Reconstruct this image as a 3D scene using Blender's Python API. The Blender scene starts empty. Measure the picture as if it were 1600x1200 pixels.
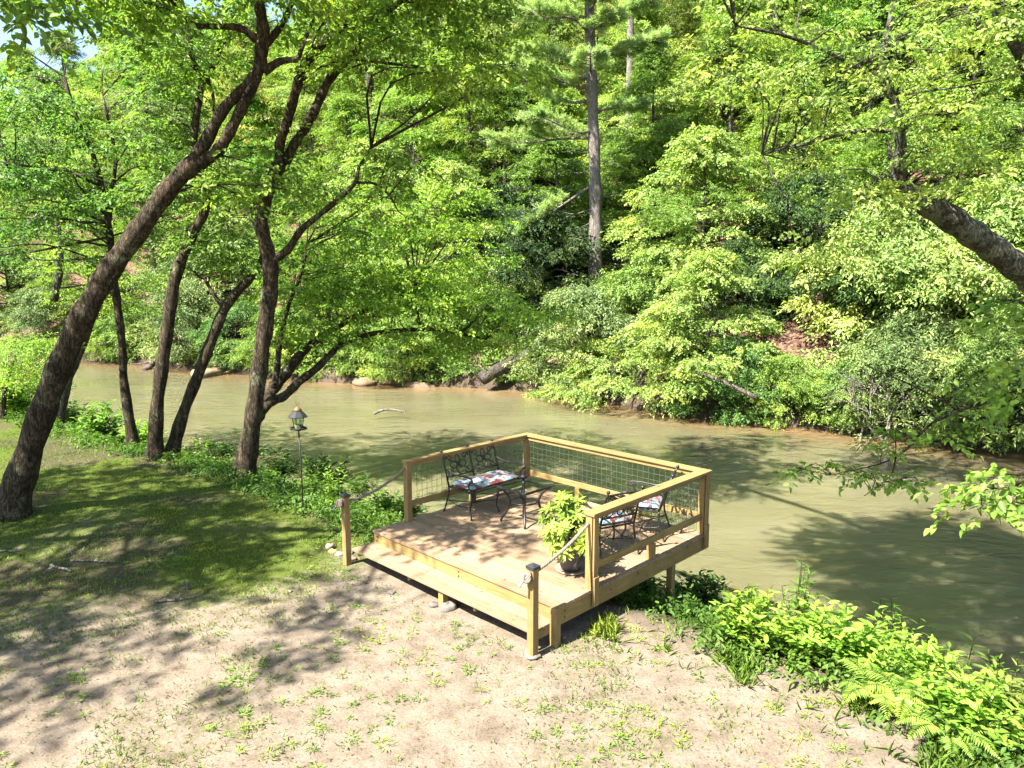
import bpy, math, random
import numpy as np
from mathutils import Vector, Matrix

R = math.radians
S = bpy.context.scene
C = S.collection
RNG = np.random.default_rng(7)

# ------------------------------------------------------------------ camera
CAM_Z, PITCH, FPX = 4.13, 0.1455, 1120.0
cd = bpy.data.cameras.new('camera')
cam = bpy.data.objects.new('camera', cd)
C.objects.link(cam)
cam.location = (0, 0, CAM_Z)
cam.rotation_euler = (math.pi / 2 - PITCH, 0, 0)
cd.sensor_width = 36
cd.lens = 36 * FPX / 1600
cd.clip_end = 2000
S.camera = cam

# ------------------------------------------------------------------ light
SUN_EL = R(51)
SH = np.array([0.76, 0.65])            # direction shadows fall on the ground
SH = SH / np.linalg.norm(SH)
COT = 1 / math.tan(SUN_EL)
w = bpy.data.worlds.new('World')
S.world = w
w.use_nodes = True
nt = w.node_tree
sky = nt.nodes.new('ShaderNodeTexSky')
sky.sky_type = 'NISHITA'
sky.sun_disc = False
sky.sun_elevation = SUN_EL
sky.sun_rotation = math.atan2(-SH[0], -SH[1])
nt.links.new(sky.outputs[0], nt.nodes['Background'].inputs[0])
nt.nodes['Background'].inputs[1].default_value = 0.07
sd = bpy.data.lights.new('sun', 'SUN')
sd.energy = 5.0
sd.angle = R(0.53)
sd.color = (1, 0.95, 0.87)
sun = bpy.data.objects.new('sun', sd)
C.objects.link(sun)
to_sun = Vector((-SH[0] * math.cos(SUN_EL), -SH[1] * math.cos(SUN_EL), math.sin(SUN_EL)))
sun.rotation_euler = to_sun.to_track_quat('Z', 'Y').to_euler()
S.view_settings.view_transform = 'Standard'
S.view_settings.look = 'None'
S.view_settings.exposure = 2.5
S.view_settings.gamma = 1
cy = S.cycles
cy.max_bounces = 8
cy.diffuse_bounces = 4
cy.glossy_bounces = 3
cy.transmission_bounces = 6
cy.transparent_max_bounces = 6
cy.caustics_reflective = False
cy.caustics_refractive = False
cy.sample_clamp_indirect = 6


# ------------------------------------------------------------------ pixel -> world
def ray(px, py):
    a, b = (px - 800) / FPX, -(py - 600) / FPX
    c, s = math.cos(PITCH), math.sin(PITCH)
    return np.array([a, c + b * s, -s + b * c])


def at(px, py, Y):
    d = ray(px, py)
    return d * (Y / d[1]) + np.array([0, 0, CAM_Z])


def gr(px, py, z=0.0):
    d = ray(px, py)
    return d * ((z - CAM_Z) / d[2]) + np.array([0, 0, CAM_Z])


# ------------------------------------------------------------------ noise and terrain height
def vnoise(x, y, sc, seed):
    x = np.asarray(x, float) / sc + 1000.5
    y = np.asarray(y, float) / sc + 1000.5
    xi, yi = np.floor(x).astype(np.int64), np.floor(y).astype(np.int64)
    fx, fy = x - xi, y - yi
    fx, fy = fx * fx * (3 - 2 * fx), fy * fy * (3 - 2 * fy)

    def h(i, j):
        v = (i * 374761393 + j * 668265263 + seed * 974711) & 0x7fffffff
        v = ((v ^ (v >> 13)) * 1274126177) & 0x7fffffff
        return ((v ^ (v >> 16)) & 0xffff) / 65535.0
    a = h(xi, yi) * (1 - fx) + h(xi + 1, yi) * fx
    b = h(xi, yi + 1) * (1 - fx) + h(xi + 1, yi + 1) * fx
    return a * (1 - fy) + b * fy


def fbm(x, y, sc, seed, n=4):
    t, a, s = 0, 0.5, 0
    for k in range(n):
        t = t + a * vnoise(x, y, sc / 2 ** k, seed + k)
        s += a
        a *= 0.55
    return t / s


NEAR = np.array([(-70, 62), (-40, 41), (-25, 29), (-16.5, 22.6), (-11.2, 18.3), (-8.0, 16.2), (-5.6, 14.4), (-3.9, 12.9), (-2.4, 11.2),
                 (-0.6, 9.9), (0.7, 9.0), (1.75, 8.35), (2.6, 7.75), (3.25, 7.1), (3.85, 6.3), (4.7, 5.0), (6.7, 2.7), (10, 0), (40, -22), (90, -60)], float)
FARB = np.array([(-120, 110), (-60, 69), (-45, 57), (-28, 47.3), (-22, 44.3), (-14, 40), (-10, 37.6), (-3, 36), (0, 35), (3, 32.6),
                 (5.3, 29.6), (7.4, 27.6), (9.6, 26.8), (13, 24.2), (15.7, 22), (22, 17.5), (32, 9), (70, -20), (120, -60)], float)


def sdist(x, y, pl):
    x, y = np.asarray(x, float), np.asarray(y, float)
    best = np.full(x.shape, 1e9)
    sg = np.ones(x.shape)
    for a, b in zip(pl[:-1], pl[1:]):
        e = b - a
        t = np.clip(((x - a[0]) * e[0] + (y - a[1]) * e[1]) / (e @ e), 0, 1)
        dx, dy = x - a[0] - t * e[0], y - a[1] - t * e[1]
        d = dx * dx + dy * dy
        c = e[0] * (y - a[1]) - e[1] * (x - a[0])
        m = d < best
        best = np.where(m, d, best)
        sg = np.where(m, np.sign(c), sg)
    return np.sqrt(best) * sg


WATER_Z = -1.3


def sstep(t):
    t = np.clip(t, 0, 1)
    return t * t * (3 - 2 * t)


def height(x, y):
    d = sdist(x, y, NEAR)
    e = sdist(x, y, FARB)
    z = 0.10 * (fbm(x, y, 2.5, 3) - 0.5) + 0.05 * (fbm(x, y, 0.42, 9, 2) - 0.5)
    z = z * np.clip(-d / 1.5 + 0.3, 0, 1)
    z = z - np.where(d > 0, 1.3 * np.minimum(d / 2.6, 1.0) ** 1.15 + 0.9 * sstep((d - 2.2) / 3.0), 0)
    far = np.where(e > -1.5, 1.1 * sstep((e + 1.5) / 2.2) + 0.5 * sstep((e + 0.3) / 1.2), 0)
    far = far + np.where(e > 0.8, np.minimum(e - 0.8, 48) * 0.5 + 0.2 * np.minimum(e - 0.8, 20) * 0.6, 0)
    far = far + np.where(e > 2, 1.2 * (fbm(x, y, 5, 21) - 0.5) * np.clip((e - 2) / 4, 0, 1), 0)
    return np.maximum(z + far, -4) + 0.03 * (fbm(x, y, 0.6, 33, 2) - 0.5) * (np.abs(d) > 0.5)


def hz(x, y):
    return float(height(np.array([x]), np.array([y]))[0])


def far_point(px, e):
    a = (px - 800) / FPX / math.cos(PITCH)
    ys = np.linspace(14, 260, 2600)
    ok = sdist(a * ys, ys, FARB) >= e
    k = int(np.argmax(ok)) if ok.any() else len(ys) - 1
    return float(a * ys[k]), float(ys[k])


# ------------------------------------------------------------------ materials
def new_mat(name):
    m = bpy.data.materials.new(name)
    m.use_nodes = True
    n = m.node_tree
    return m, n, n.nodes['Principled BSDF'], n.links.new


def N(n, t, **kw):
    o = n.nodes.new(t)
    for k, v in kw.items():
        setattr(o, k, v)
    return o


def ramp(n, pts):
    r = N(n, 'ShaderNodeValToRGB')
    el = r.color_ramp.elements
    while len(el) > 1:
        el.remove(el[-1])
    el[0].position = pts[0][0]
    el[0].color = (*pts[0][1], 1)
    for p, c in pts[1:]:
        q = el.new(p)
        q.color = (*c, 1)
    return r


def noise(n, sc, det=4, rough=0.6, vec=None, dist=0.0):
    o = N(n, 'ShaderNodeTexNoise')
    o.inputs['Scale'].default_value = sc
    o.inputs['Detail'].default_value = det
    o.inputs['Roughness'].default_value = rough
    o.inputs['Distortion'].default_value = dist
    if vec is not None:
        n.links.new(vec, o.inputs['Vector'])
    return o


def mapping(n, src, sc):
    mp = N(n, 'ShaderNodeMapping')
    mp.inputs['Scale'].default_value = sc
    n.links.new(src, mp.inputs['Vector'])
    return mp.outputs[0]


def mix(n, a, b, f, mode='MIX'):
    o = N(n, 'ShaderNodeMix', data_type='RGBA', blend_type=mode)
    for sock, v in ((o.inputs[0], f), (o.inputs[6], a), (o.inputs[7], b)):
        if hasattr(v, 'is_linked') or hasattr(v, 'links'):
            n.links.new(v, sock)
        elif isinstance(v, (int, float)):
            sock.default_value = v
        else:
            sock.default_value = (*v, 1)
    return o.outputs[2]


def bump(n, hgt, strength, dist, normal_to):
    b = N(n, 'ShaderNodeBump')
    b.inputs['Strength'].default_value = strength
    b.inputs['Distance'].default_value = dist
    n.links.new(hgt, b.inputs['Height'])
    n.links.new(b.outputs[0], normal_to)
    return b


def leaf_mat(name, trans=0.48, rough=0.42, tint=(1.15, 1.35, 0.6), var=0.5, yellow=(1.30, 1.10, 0.82)):
    m, n, p, L = new_mat(name)
    oi = N(n, 'ShaderNodeObjectInfo')
    ge = N(n, 'ShaderNodeNewGeometry')
    mr = N(n, 'ShaderNodeMapRange')
    mr.inputs[3].default_value = 1 - var
    mr.inputs[4].default_value = 1 + var
    L(ge.outputs['Random Per Island'], mr.inputs[0])
    sc = N(n, 'ShaderNodeVectorMath', operation='SCALE')
    L(oi.outputs['Color'], sc.inputs[0])
    L(mr.outputs[0], sc.inputs[3])
    tc = N(n, 'ShaderNodeTexCoord')
    ns = noise(n, 0.7, 3, 0.6, tc.outputs['Object'])
    rr = ramp(n, [(0.36, (0.62, 0.70, 0.58)), (0.5, (1.03, 1.0, 0.88)), (0.64, yellow)])
    L(ns.outputs[0], rr.inputs[0])
    col = mix(n, sc.outputs[0], rr.outputs[0], 1.0, 'MULTIPLY')
    L(col, p.inputs['Base Color'])
    p.inputs['Roughness'].default_value = rough
    p.inputs['Specular IOR Level'].default_value = 0.22
    tr = N(n, 'ShaderNodeBsdfTranslucent')
    tcol = mix(n, col, tint, 1.0, 'MULTIPLY')
    L(tcol, tr.inputs[0])
    ms = N(n, 'ShaderNodeMixShader')
    ms.inputs[0].default_value = trans
    L(p.outputs[0], ms.inputs[1])
    L(tr.outputs[0], ms.inputs[2])
    L(ms.outputs[0], n.nodes['Material Output'].inputs[0])
    return m


M = {}
M['leaf'] = leaf_mat('broad_leaf')
M['glossy_leaf'] = leaf_mat('glossy_leaf', 0.3, 0.42, var=0.45)
M['needle'] = leaf_mat('pine_needle', 0.45, 0.5, var=0.3, yellow=(1.1, 1.03, 0.9))
M['grass'] = leaf_mat('grass_blade', 0.35, 0.5, var=0.45, yellow=(1.5, 1.12, 0.9))


def bark_mat(name, dark, light, lichen, amount=0.55, scale=9):
    m, n, p, L = new_mat(name)
    tc = N(n, 'ShaderNodeTexCoord')
    v = mapping(n, tc.outputs['Object'], (1, 1, 0.28))
    a = noise(n, scale, 6, 0.7, v, 0.6)
    r = ramp(n, [(0.36, dark), (0.64, light)])
    L(a.outputs[0], r.inputs[0])
    dn = N(n, 'ShaderNodeVectorMath', operation='MULTIPLY_ADD')
    L(a.outputs['Color'], dn.inputs[0])
    dn.inputs[1].default_value = (0.25, 0.25, 0.25)
    L(mapping(n, tc.outputs['Object'], (1, 1, 0.2)), dn.inputs[2])
    vo = N(n, 'ShaderNodeTexVoronoi', feature='DISTANCE_TO_EDGE')
    vo.inputs['Scale'].default_value = scale * 1.9
    L(dn.outputs[0], vo.inputs['Vector'])
    fis = ramp(n, [(0.0, (0.34, 0.31, 0.28)), (0.13, (1, 1, 1))])
    L(vo.outputs['Distance'], fis.inputs[0])
    b = noise(n, 2.6, 6, 0.75, tc.outputs['Object'])
    rb = ramp(n, [(amount, (0, 0, 0)), (amount + 0.07, (1, 1, 1))])
    L(b.outputs[0], rb.inputs[0])
    col = mix(n, r.outputs[0], lichen, rb.outputs[0])
    col = mix(n, col, fis.outputs[0], 1.0, 'MULTIPLY')
    L(col, p.inputs['Base Color'])
    p.inputs['Roughness'].default_value = 0.9
    p.inputs['Specular IOR Level'].default_value = 0.15
    bm = bump(n, fis.outputs[0], 0.8, 0.03, p.inputs['Normal'])
    b2 = N(n, 'ShaderNodeBump')
    b2.inputs['Distance'].default_value = 0.05
    L(a.outputs[0], b2.inputs['Height'])
    L(b2.outputs[0], bm.inputs['Normal'])
    return m


M['bark'] = bark_mat('dark_bark', (0.024, 0.018, 0.011), (0.10, 0.074, 0.046), (0.13, 0.135, 0.08))
M['bark_pale'] = bark_mat('pale_bark', (0.045, 0.037, 0.03), (0.13, 0.112, 0.092), (0.16, 0.16, 0.125))
M['bark_lichen'] = bark_mat('lichen_bark', (0.028, 0.024, 0.017), (0.085, 0.073, 0.05), (0.15, 0.155, 0.105), 0.46)
M['bleached'] = bark_mat('bleached_wood', (0.16, 0.135, 0.11), (0.34, 0.30, 0.26), (0.36, 0.33, 0.29), 0.55)
M['bark_pine'] = bark_mat('pine_bark', (0.13, 0.112, 0.10), (0.32, 0.28, 0.25), (0.36, 0.335, 0.31), 0.6, 14)
M['deadwood'] = bark_mat('dead_wood', (0.075, 0.058, 0.046), (0.19, 0.16, 0.135), (0.22, 0.2, 0.17), 0.55)


def wood_mat(name, a, b, along, rosy=None):
    """fresh pressure-treated softwood with grain running along one local axis"""
    m, n, p, L = new_mat(name)
    tc = N(n, 'ShaderNodeTexCoord')
    ge = N(n, 'ShaderNodeNewGeometry')
    off = N(n, 'ShaderNodeVectorMath', operation='MULTIPLY_ADD')
    cx = N(n, 'ShaderNodeCombineXYZ')
    for k in range(3):
        L(ge.outputs['Random Per Island'], cx.inputs[k])
    L(cx.outputs[0], off.inputs[0])
    off.inputs[1].default_value = (7, 5, 9)
    L(tc.outputs['Object'], off.inputs[2])
    sc = [9, 9, 9]
    sc[along] = 0.7
    v = mapping(n, off.outputs[0], sc)
    g = noise(n, 2.4, 5, 0.62, v, 1.2)
    r = ramp(n, [(0.3, a), (0.7, b)])
    L(g.outputs[0], r.inputs[0])
    kn = N(n, 'ShaderNodeTexVoronoi')
    kn.inputs['Scale'].default_value = 3.1
    L(off.outputs[0], kn.inputs['Vector'])
    kr = ramp(n, [(0.04, (0.25, 0.15, 0.08)), (0.10, (1, 1, 1))])
    L(kn.outputs['Distance'], kr.inputs[0])
    col = mix(n, r.outputs[0], kr.outputs[0], 0.85, 'MULTIPLY')
    mr = N(n, 'ShaderNodeMapRange')
    mr.inputs[3].default_value = 0.72
    mr.inputs[4].default_value = 1.2
    L(ge.outputs['Random Per Island'], mr.inputs[0])
    vm = N(n, 'ShaderNodeVectorMath', operation='SCALE')
    L(col, vm.inputs[0])
    L(mr.outputs[0], vm.inputs[3])
    st = noise(n, 1.4, 5, 0.7, tc.outputs['Object'])
    sr = ramp(n, [(0.36, (0.62, 0.63, 0.62)), (0.6, (1, 1, 1))])
    L(st.outputs[0], sr.inputs[0])
    c2 = mix(n, vm.outputs[0], sr.outputs[0], 0.8, 'MULTIPLY')
    L(c2, p.inputs['Base Color'])
    p.inputs['Roughness'].default_value = 0.7
    bump(n, g.outputs[0], 0.25, 0.004, p.inputs['Normal'])
    return m


WA, WB = (0.215, 0.132, 0.038), (0.31, 0.215, 0.078)
M['wood_u'] = wood_mat('treated_timber_along', WA, WB, 0)
M['wood_v'] = wood_mat('treated_timber_across', WA, WB, 1)
M['wood_z'] = wood_mat('treated_timber_upright', WA, WB, 2)
M['board'] = wood_mat('decking_board', (0.22, 0.136, 0.075), (0.30, 0.20, 0.120), 0)


def simple(name, col, rough=0.5, metal=0.0, bump_sc=None, bump_st=0.2, var=None):
    m, n, p, L = new_mat(name)
    p.inputs['Base Color'].default_value = (*col, 1)
    p.inputs['Roughness'].default_value = rough
    p.inputs['Metallic'].default_value = metal
    tc = N(n, 'ShaderNodeTexCoord')
    if var:
        a = noise(n, var, 5, 0.7, tc.outputs['Object'])
        r = ramp(n, [(0.3, tuple(c * 0.6 for c in col)), (0.7, tuple(min(1, c * 1.35) for c in col))])
        L(a.outputs[0], r.inputs[0])
        L(r.outputs[0], p.inputs['Base Color'])
    if bump_sc:
        b = noise(n, bump_sc, 4, 0.6, tc.outputs['Object'])
        bump(n, b.outputs[0], bump_st, 0.01, p.inputs['Normal'])
    return m


M['iron'] = simple('black_cast_metal', (0.018, 0.017, 0.016), 0.42, 0.3, 60, 0.25, 8)
M['cap'] = simple('black_post_cap', (0.03, 0.032, 0.038), 0.35, 0.2, 80, 0.1)
M['wire'] = simple('galvanised_wire', (0.12, 0.13, 0.115), 0.5, 0.5, var=5)
M['rope'] = simple('weathered_rope', (0.17, 0.135, 0.105), 0.95, 0, 90, 0.9, 25)
M['ropeend'] = simple('taped_rope_end', (0.24, 0.25, 0.265), 0.6, var=20)
M['saucer'] = simple('clay_saucer', (0.25, 0.19, 0.145), 0.8, var=12)
M['soil'] = simple('potting_soil', (0.04, 0.028, 0.02), 0.95, 0, 50, 1, 20)
M['feedroof'] = simple('dark_green_tin', (0.006, 0.007, 0.008), 0.75, 0.0, var=10)
M['brass'] = simple('aged_copper', (0.11, 0.06, 0.018), 0.6, 0.0, var=10)
M['seed'] = simple('bird_seed', (0.32, 0.26, 0.14), 0.9, 0, 120, 0.8, 60)


def pot_mat():
    m, n, p, L = new_mat('dark_glazed_pot')
    tc = N(n, 'ShaderNodeTexCoord')
    a = noise(n, 9, 6, 0.75, mapping(n, tc.outputs['Object'], (1, 1, 0.5)))
    r = ramp(n, [(0.55, (0.045, 0.040, 0.038)), (0.66, (0.30, 0.29, 0.28))])
    L(a.outputs[0], r.inputs[0])
    L(r.outputs[0], p.inputs['Base Color'])
    p.inputs['Roughness'].default_value = 0.5
    bump(n, a.outputs[0], 0.3, 0.01, p.inputs['Normal'])
    return m


M['pot'] = pot_mat()


def floral_mat():
    m, n, p, L = new_mat('floral_fabric')
    tc = N(n, 'ShaderNodeTexCoord')
    ns = noise(n, 7, 3, 0.6, tc.outputs['Object'])
    dv = N(n, 'ShaderNodeVectorMath', operation='MULTIPLY_ADD')
    L(ns.outputs['Color'], dv.inputs[0])
    dv.inputs[1].default_value = (0.11, 0.11, 0.11)
    L(tc.outputs['Object'], dv.inputs[2])
    v = N(n, 'ShaderNodeTexVoronoi')
    v.inputs['Scale'].default_value = 15
    L(dv.outputs[0], v.inputs['Vector'])
    sx = N(n, 'ShaderNodeSeparateColor')
    L(v.outputs['Color'], sx.inputs[0])
    r = ramp(n, [(0, (0.23, 0.31, 0.33)), (0.30, (0.32, 0.36, 0.34)), (0.48, (0.03, 0.06, 0.11)), (0.64, (0.32, 0.075, 0.06)),
                 (0.76, (0.22, 0.03, 0.035)), (0.84, (0.07, 0.13, 0.06)), (0.92, (0.38, 0.23, 0.18))])
    r.color_ramp.interpolation = 'CONSTANT'
    L(sx.outputs[0], r.inputs[0])
    v2 = N(n, 'ShaderNodeTexVoronoi')
    v2.inputs['Scale'].default_value = 34
    L(dv.outputs[0], v2.inputs['Vector'])
    r2 = ramp(n, [(0.22, (1, 1, 1)), (0.5, (0.62, 0.66, 0.7))])
    L(v2.outputs['Distance'], r2.inputs[0])
    col = mix(n, r.outputs[0], r2.outputs[0], 1.0, 'MULTIPLY')
    L(col, p.inputs['Base Color'])
    p.inputs['Roughness'].default_value = 0.9
    return m


M['floral'] = floral_mat()


def glass_mat():
    m, n, p, L = new_mat('table_glass')
    g = N(n, 'ShaderNodeBsdfGlossy')
    g.inputs['Roughness'].default_value = 0.03
    t = N(n, 'ShaderNodeBsdfTransparent')
    t.inputs[0].default_value = (0.86, 0.93, 0.88, 1)
    fr = N(n, 'ShaderNodeFresnel')
    fr.inputs[0].default_value = 1.5
    ms = N(n, 'ShaderNodeMixShader')
    ge = N(n, 'ShaderNodeNewGeometry')
    inv = N(n, 'ShaderNodeMath', operation='SUBTRACT')
    inv.inputs[0].default_value = 1
    L(ge.outputs['Backfacing'], inv.inputs[1])
    mu = N(n, 'ShaderNodeMath', operation='MULTIPLY')
    L(fr.outputs[0], mu.inputs[0])
    L(inv.outputs[0], mu.inputs[1])
    L(mu.outputs[0], ms.inputs[0])
    L(t.outputs[0], ms.inputs[1])
    L(g.outputs[0], ms.inputs[2])
    L(ms.outputs[0], n.nodes['Material Output'].inputs[0])
    n.nodes.remove(p)
    return m


M['glass'] = glass_mat()


def rock_mat():
    m, n, p, L = new_mat('river_rock')
    oi = N(n, 'ShaderNodeObjectInfo')
    tc = N(n, 'ShaderNodeTexCoord')
    a = noise(n, 9, 6, 0.7, tc.outputs['Object'])
    r = ramp(n, [(0.3, (0.55, 0.55, 0.55)), (0.7, (1.3, 1.25, 1.2))])
    L(a.outputs[0], r.inputs[0])
    col = mix(n, oi.outputs['Color'], r.outputs[0], 1.0, 'MULTIPLY')
    L(col, p.inputs['Base Color'])
    p.inputs['Roughness'].default_value = 0.85
    bump(n, a.outputs[0], 0.5, 0.02, p.inputs['Normal'])
    return m


M['rock'] = rock_mat()


def ground_mat():
    m, n, p, L = new_mat('bank_soil_and_litter')
    tc = N(n, 'ShaderNodeTexCoord')
    ob = tc.outputs['Object']
    fine = noise(n, 42, 6, 0.75, ob)
    mid = noise(n, 3.2, 6, 0.68, ob)
    sand = ramp(n, [(0.28, (0.098, 0.076, 0.053)), (0.5, (0.162, 0.130, 0.097)), (0.72, (0.200, 0.165, 0.128))])
    L(mid.outputs[0], sand.inputs[0])
    spk = ramp(n, [(0.36, (0.6, 0.57, 0.52)), (0.52, (1, 1, 1)), (0.75, (1.12, 1.1, 1.08))])
    L(fine.outputs[0], spk.inputs[0])
    sand2 = mix(n, sand.outputs[0], spk.outputs[0], 0.9, 'MULTIPLY')
    # small dark crumbs of bark and leaf lying on the sand
    vo = N(n, 'ShaderNodeTexVoronoi')
    vo.inputs['Scale'].default_value = 16
    L(ob, vo.inputs['Vector'])
    cr = ramp(n, [(0.10, (0.30, 0.22, 0.15)), (0.17, (1, 1, 1))])
    L(vo.outputs['Distance'], cr.inputs[0])
    sand3 = mix(n, sand2, cr.outputs[0], 0.75, 'MULTIPLY')
    # moss and thin turf
    at1 = N(n, 'ShaderNodeAttribute', attribute_name='turf')
    md = N(n, 'ShaderNodeMath', operation='MULTIPLY_ADD')
    pat = noise(n, 7, 6, 0.75, ob)
    L(pat.outputs[0], md.inputs[0])
    md.inputs[1].default_value = 1.5
    sub = N(n, 'ShaderNodeMath', operation='MULTIPLY_ADD')
    L(at1.outputs['Fac'], sub.inputs[0])
    sub.inputs[1].default_value = 1.5
    sub.inputs[2].default_value = -1.25
    L(sub.outputs[0], md.inputs[2])
    cl = N(n, 'ShaderNodeMapRange')
    cl.interpolation_type = 'SMOOTHSTEP'
    cl.inputs[1].default_value = -0.1
    cl.inputs[2].default_value = 0.5
    L(md.outputs[0], cl.inputs[0])
    moss = ramp(n, [(0.3, (0.034, 0.047, 0.008)), (0.7, (0.088, 0.112, 0.018))])
    L(fine.outputs[0], moss.inputs[0])
    c1 = mix(n, sand3, moss.outputs[0], cl.outputs[0])
    # damp ground, plus the far undercut's shade painted in as dark loam
    at3 = N(n, 'ShaderNodeAttribute', attribute_name='loam_shade')
    loam_shade = ramp(n, [(0.3, (0.034, 0.025, 0.017)), (0.7, (0.085, 0.064, 0.044))])
    L(fine.outputs[0], loam_shade.inputs[0])
    c1 = mix(n, c1, loam_shade.outputs[0], at3.outputs['Fac'])
    # forest litter on the far slope
    at2 = N(n, 'ShaderNodeAttribute', attribute_name='litter')
    lv = N(n, 'ShaderNodeTexVoronoi')
    lv.inputs['Scale'].default_value = 9
    L(ob, lv.inputs['Vector'])
    lsx = N(n, 'ShaderNodeSeparateColor')
    L(lv.outputs['Color'], lsx.inputs[0])
    lit = ramp(n, [(0, (0.028, 0.018, 0.012)), (0.5, (0.075, 0.043, 0.03)), (1, (0.17, 0.10, 0.07))])
    L(lsx.outputs[0], lit.inputs[0])
    c2 = mix(n, c1, lit.outputs[0], at2.outputs['Fac'])
    L(c2, p.inputs['Base Color'])
    p.inputs['Roughness'].default_value = 0.95
    p.inputs['Specular IOR Level'].default_value = 0.1
    ad = N(n, 'ShaderNodeMath', operation='MULTIPLY_ADD')
    L(fine.outputs[0], ad.inputs[0])
    ad.inputs[1].default_value = 0.35
    L(mid.outputs[0], ad.inputs[2])
    bump(n, ad.outputs[0], 0.7, 0.05, p.inputs['Normal'])
    return m


M['ground'] = ground_mat()


def water_mat():
    m, n, p, L = new_mat('silty_river_water')
    tc = N(n, 'ShaderNodeTexCoord')
    mp = N(n, 'ShaderNodeMapping')
    mp.inputs['Rotation'].default_value = (0, 0, R(40))
    mp.inputs['Scale'].default_value = (0.45, 1.15, 1)
    L(tc.outputs['Object'], mp.inputs[0])
    a = noise(n, 2.3, 3, 0.55, mp.outputs[0], 0.8)
    b = noise(n, 9, 3, 0.6, mp.outputs[0], 0.4)
    ad = N(n, 'ShaderNodeMath', operation='MULTIPLY_ADD')
    L(b.outputs[0], ad.inputs[0])
    ad.inputs[1].default_value = 0.22
    L(a.outputs[0], ad.inputs[2])
    bp = bump(n, ad.outputs[0], 0.55, 0.07, p.inputs['Normal'])
    cur = noise(n, 0.16, 3, 0.6, tc.outputs['Object'])          # smooth tongues and riffled stretches of the current
    cr = N(n, 'ShaderNodeMapRange')
    cr.inputs[1].default_value = 0.38
    cr.inputs[2].default_value = 0.62
    cr.inputs[3].default_value = 0.16
    cr.inputs[4].default_value = 0.8
    L(cur.outputs[0], cr.inputs[0])
    L(cr.outputs[0], bp.inputs['Strength'])
    c = noise(n, 0.35, 4, 0.6, mp.outputs[0])
    r = ramp(n, [(0.35, (0.096, 0.089, 0.047)), (0.65, (0.120, 0.111, 0.063))])
    L(c.outputs[0], r.inputs[0])
    # shallow edge: the red-brown bed shows through close to the far bank
    at1 = N(n, 'ShaderNodeAttribute', attribute_name='shallow')
    c2 = mix(n, r.outputs[0], (0.16, 0.10, 0.045), at1.outputs['Fac'])
    fm = noise(n, 1.1, 7, 0.72, mapping(n, mp.outputs[0], (0.35, 2.2, 1)), 0.5)
    fr_ = ramp(n, [(0.70, (0, 0, 0)), (0.76, (0.5, 0.5, 0.5))])
    L(fm.outputs[0], fr_.inputs[0])
    c2 = mix(n, c2, (0.30, 0.28, 0.22), fr_.outputs[0])
    L(c2, p.inputs['Base Color'])
    p.inputs['Roughness'].default_value = 0.05
    p.inputs['Subsurface Weight'].default_value = 1.0
    p.inputs['Subsurface Radius'].default_value = (0.55, 0.36, 0.16)
    p.inputs['Subsurface Scale'].default_value = 1.0
    p.inputs['IOR'].default_value = 1.33
    return m


M['water'] = water_mat()


# ------------------------------------------------------------------ mesh helpers
def link(name, me, mat=None, parent=None):
    o = bpy.data.objects.new(name, me)
    C.objects.link(o)
    if mat is not None and len(me.materials) == 0:
        me.materials.append(mat)
    if parent is not None:
        o.parent = parent
    return o


def tag(o, label=None, cat=None, group=None, kind=None):
    if label:
        o['label'] = label
    if cat:
        o['category'] = cat
    if group:
        o['group'] = group
    if kind:
        o['kind'] = kind
    return o


def root(name, loc, label, cat, rz=0.0, group=None):
    o = bpy.data.objects.new(name, None)
    C.objects.link(o)
    o.empty_display_size = 0.2
    o.location = loc
    o.rotation_euler = (0, 0, rz)
    return tag(o, label, cat, group)


def np_mesh(name, V, faces_n, idx):
    """V (n,3); faces_n list/array of loop counts; idx flat loop vertex indices"""
    me = bpy.data.meshes.new(name)
    V = np.asarray(V, np.float32)
    idx = np.asarray(idx, np.int32)
    fn = np.asarray(faces_n, np.int32)
    me.vertices.add(len(V))
    me.vertices.foreach_set('co', V.ravel())
    me.loops.add(len(idx))
    me.loops.foreach_set('vertex_index', idx)
    me.polygons.add(len(fn))
    st = np.zeros(len(fn), np.int32)
    st[1:] = np.cumsum(fn)[:-1]
    me.polygons.foreach_set('loop_start', st)
    me.update(calc_edges=True)
    me.validate()
    return me


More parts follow.
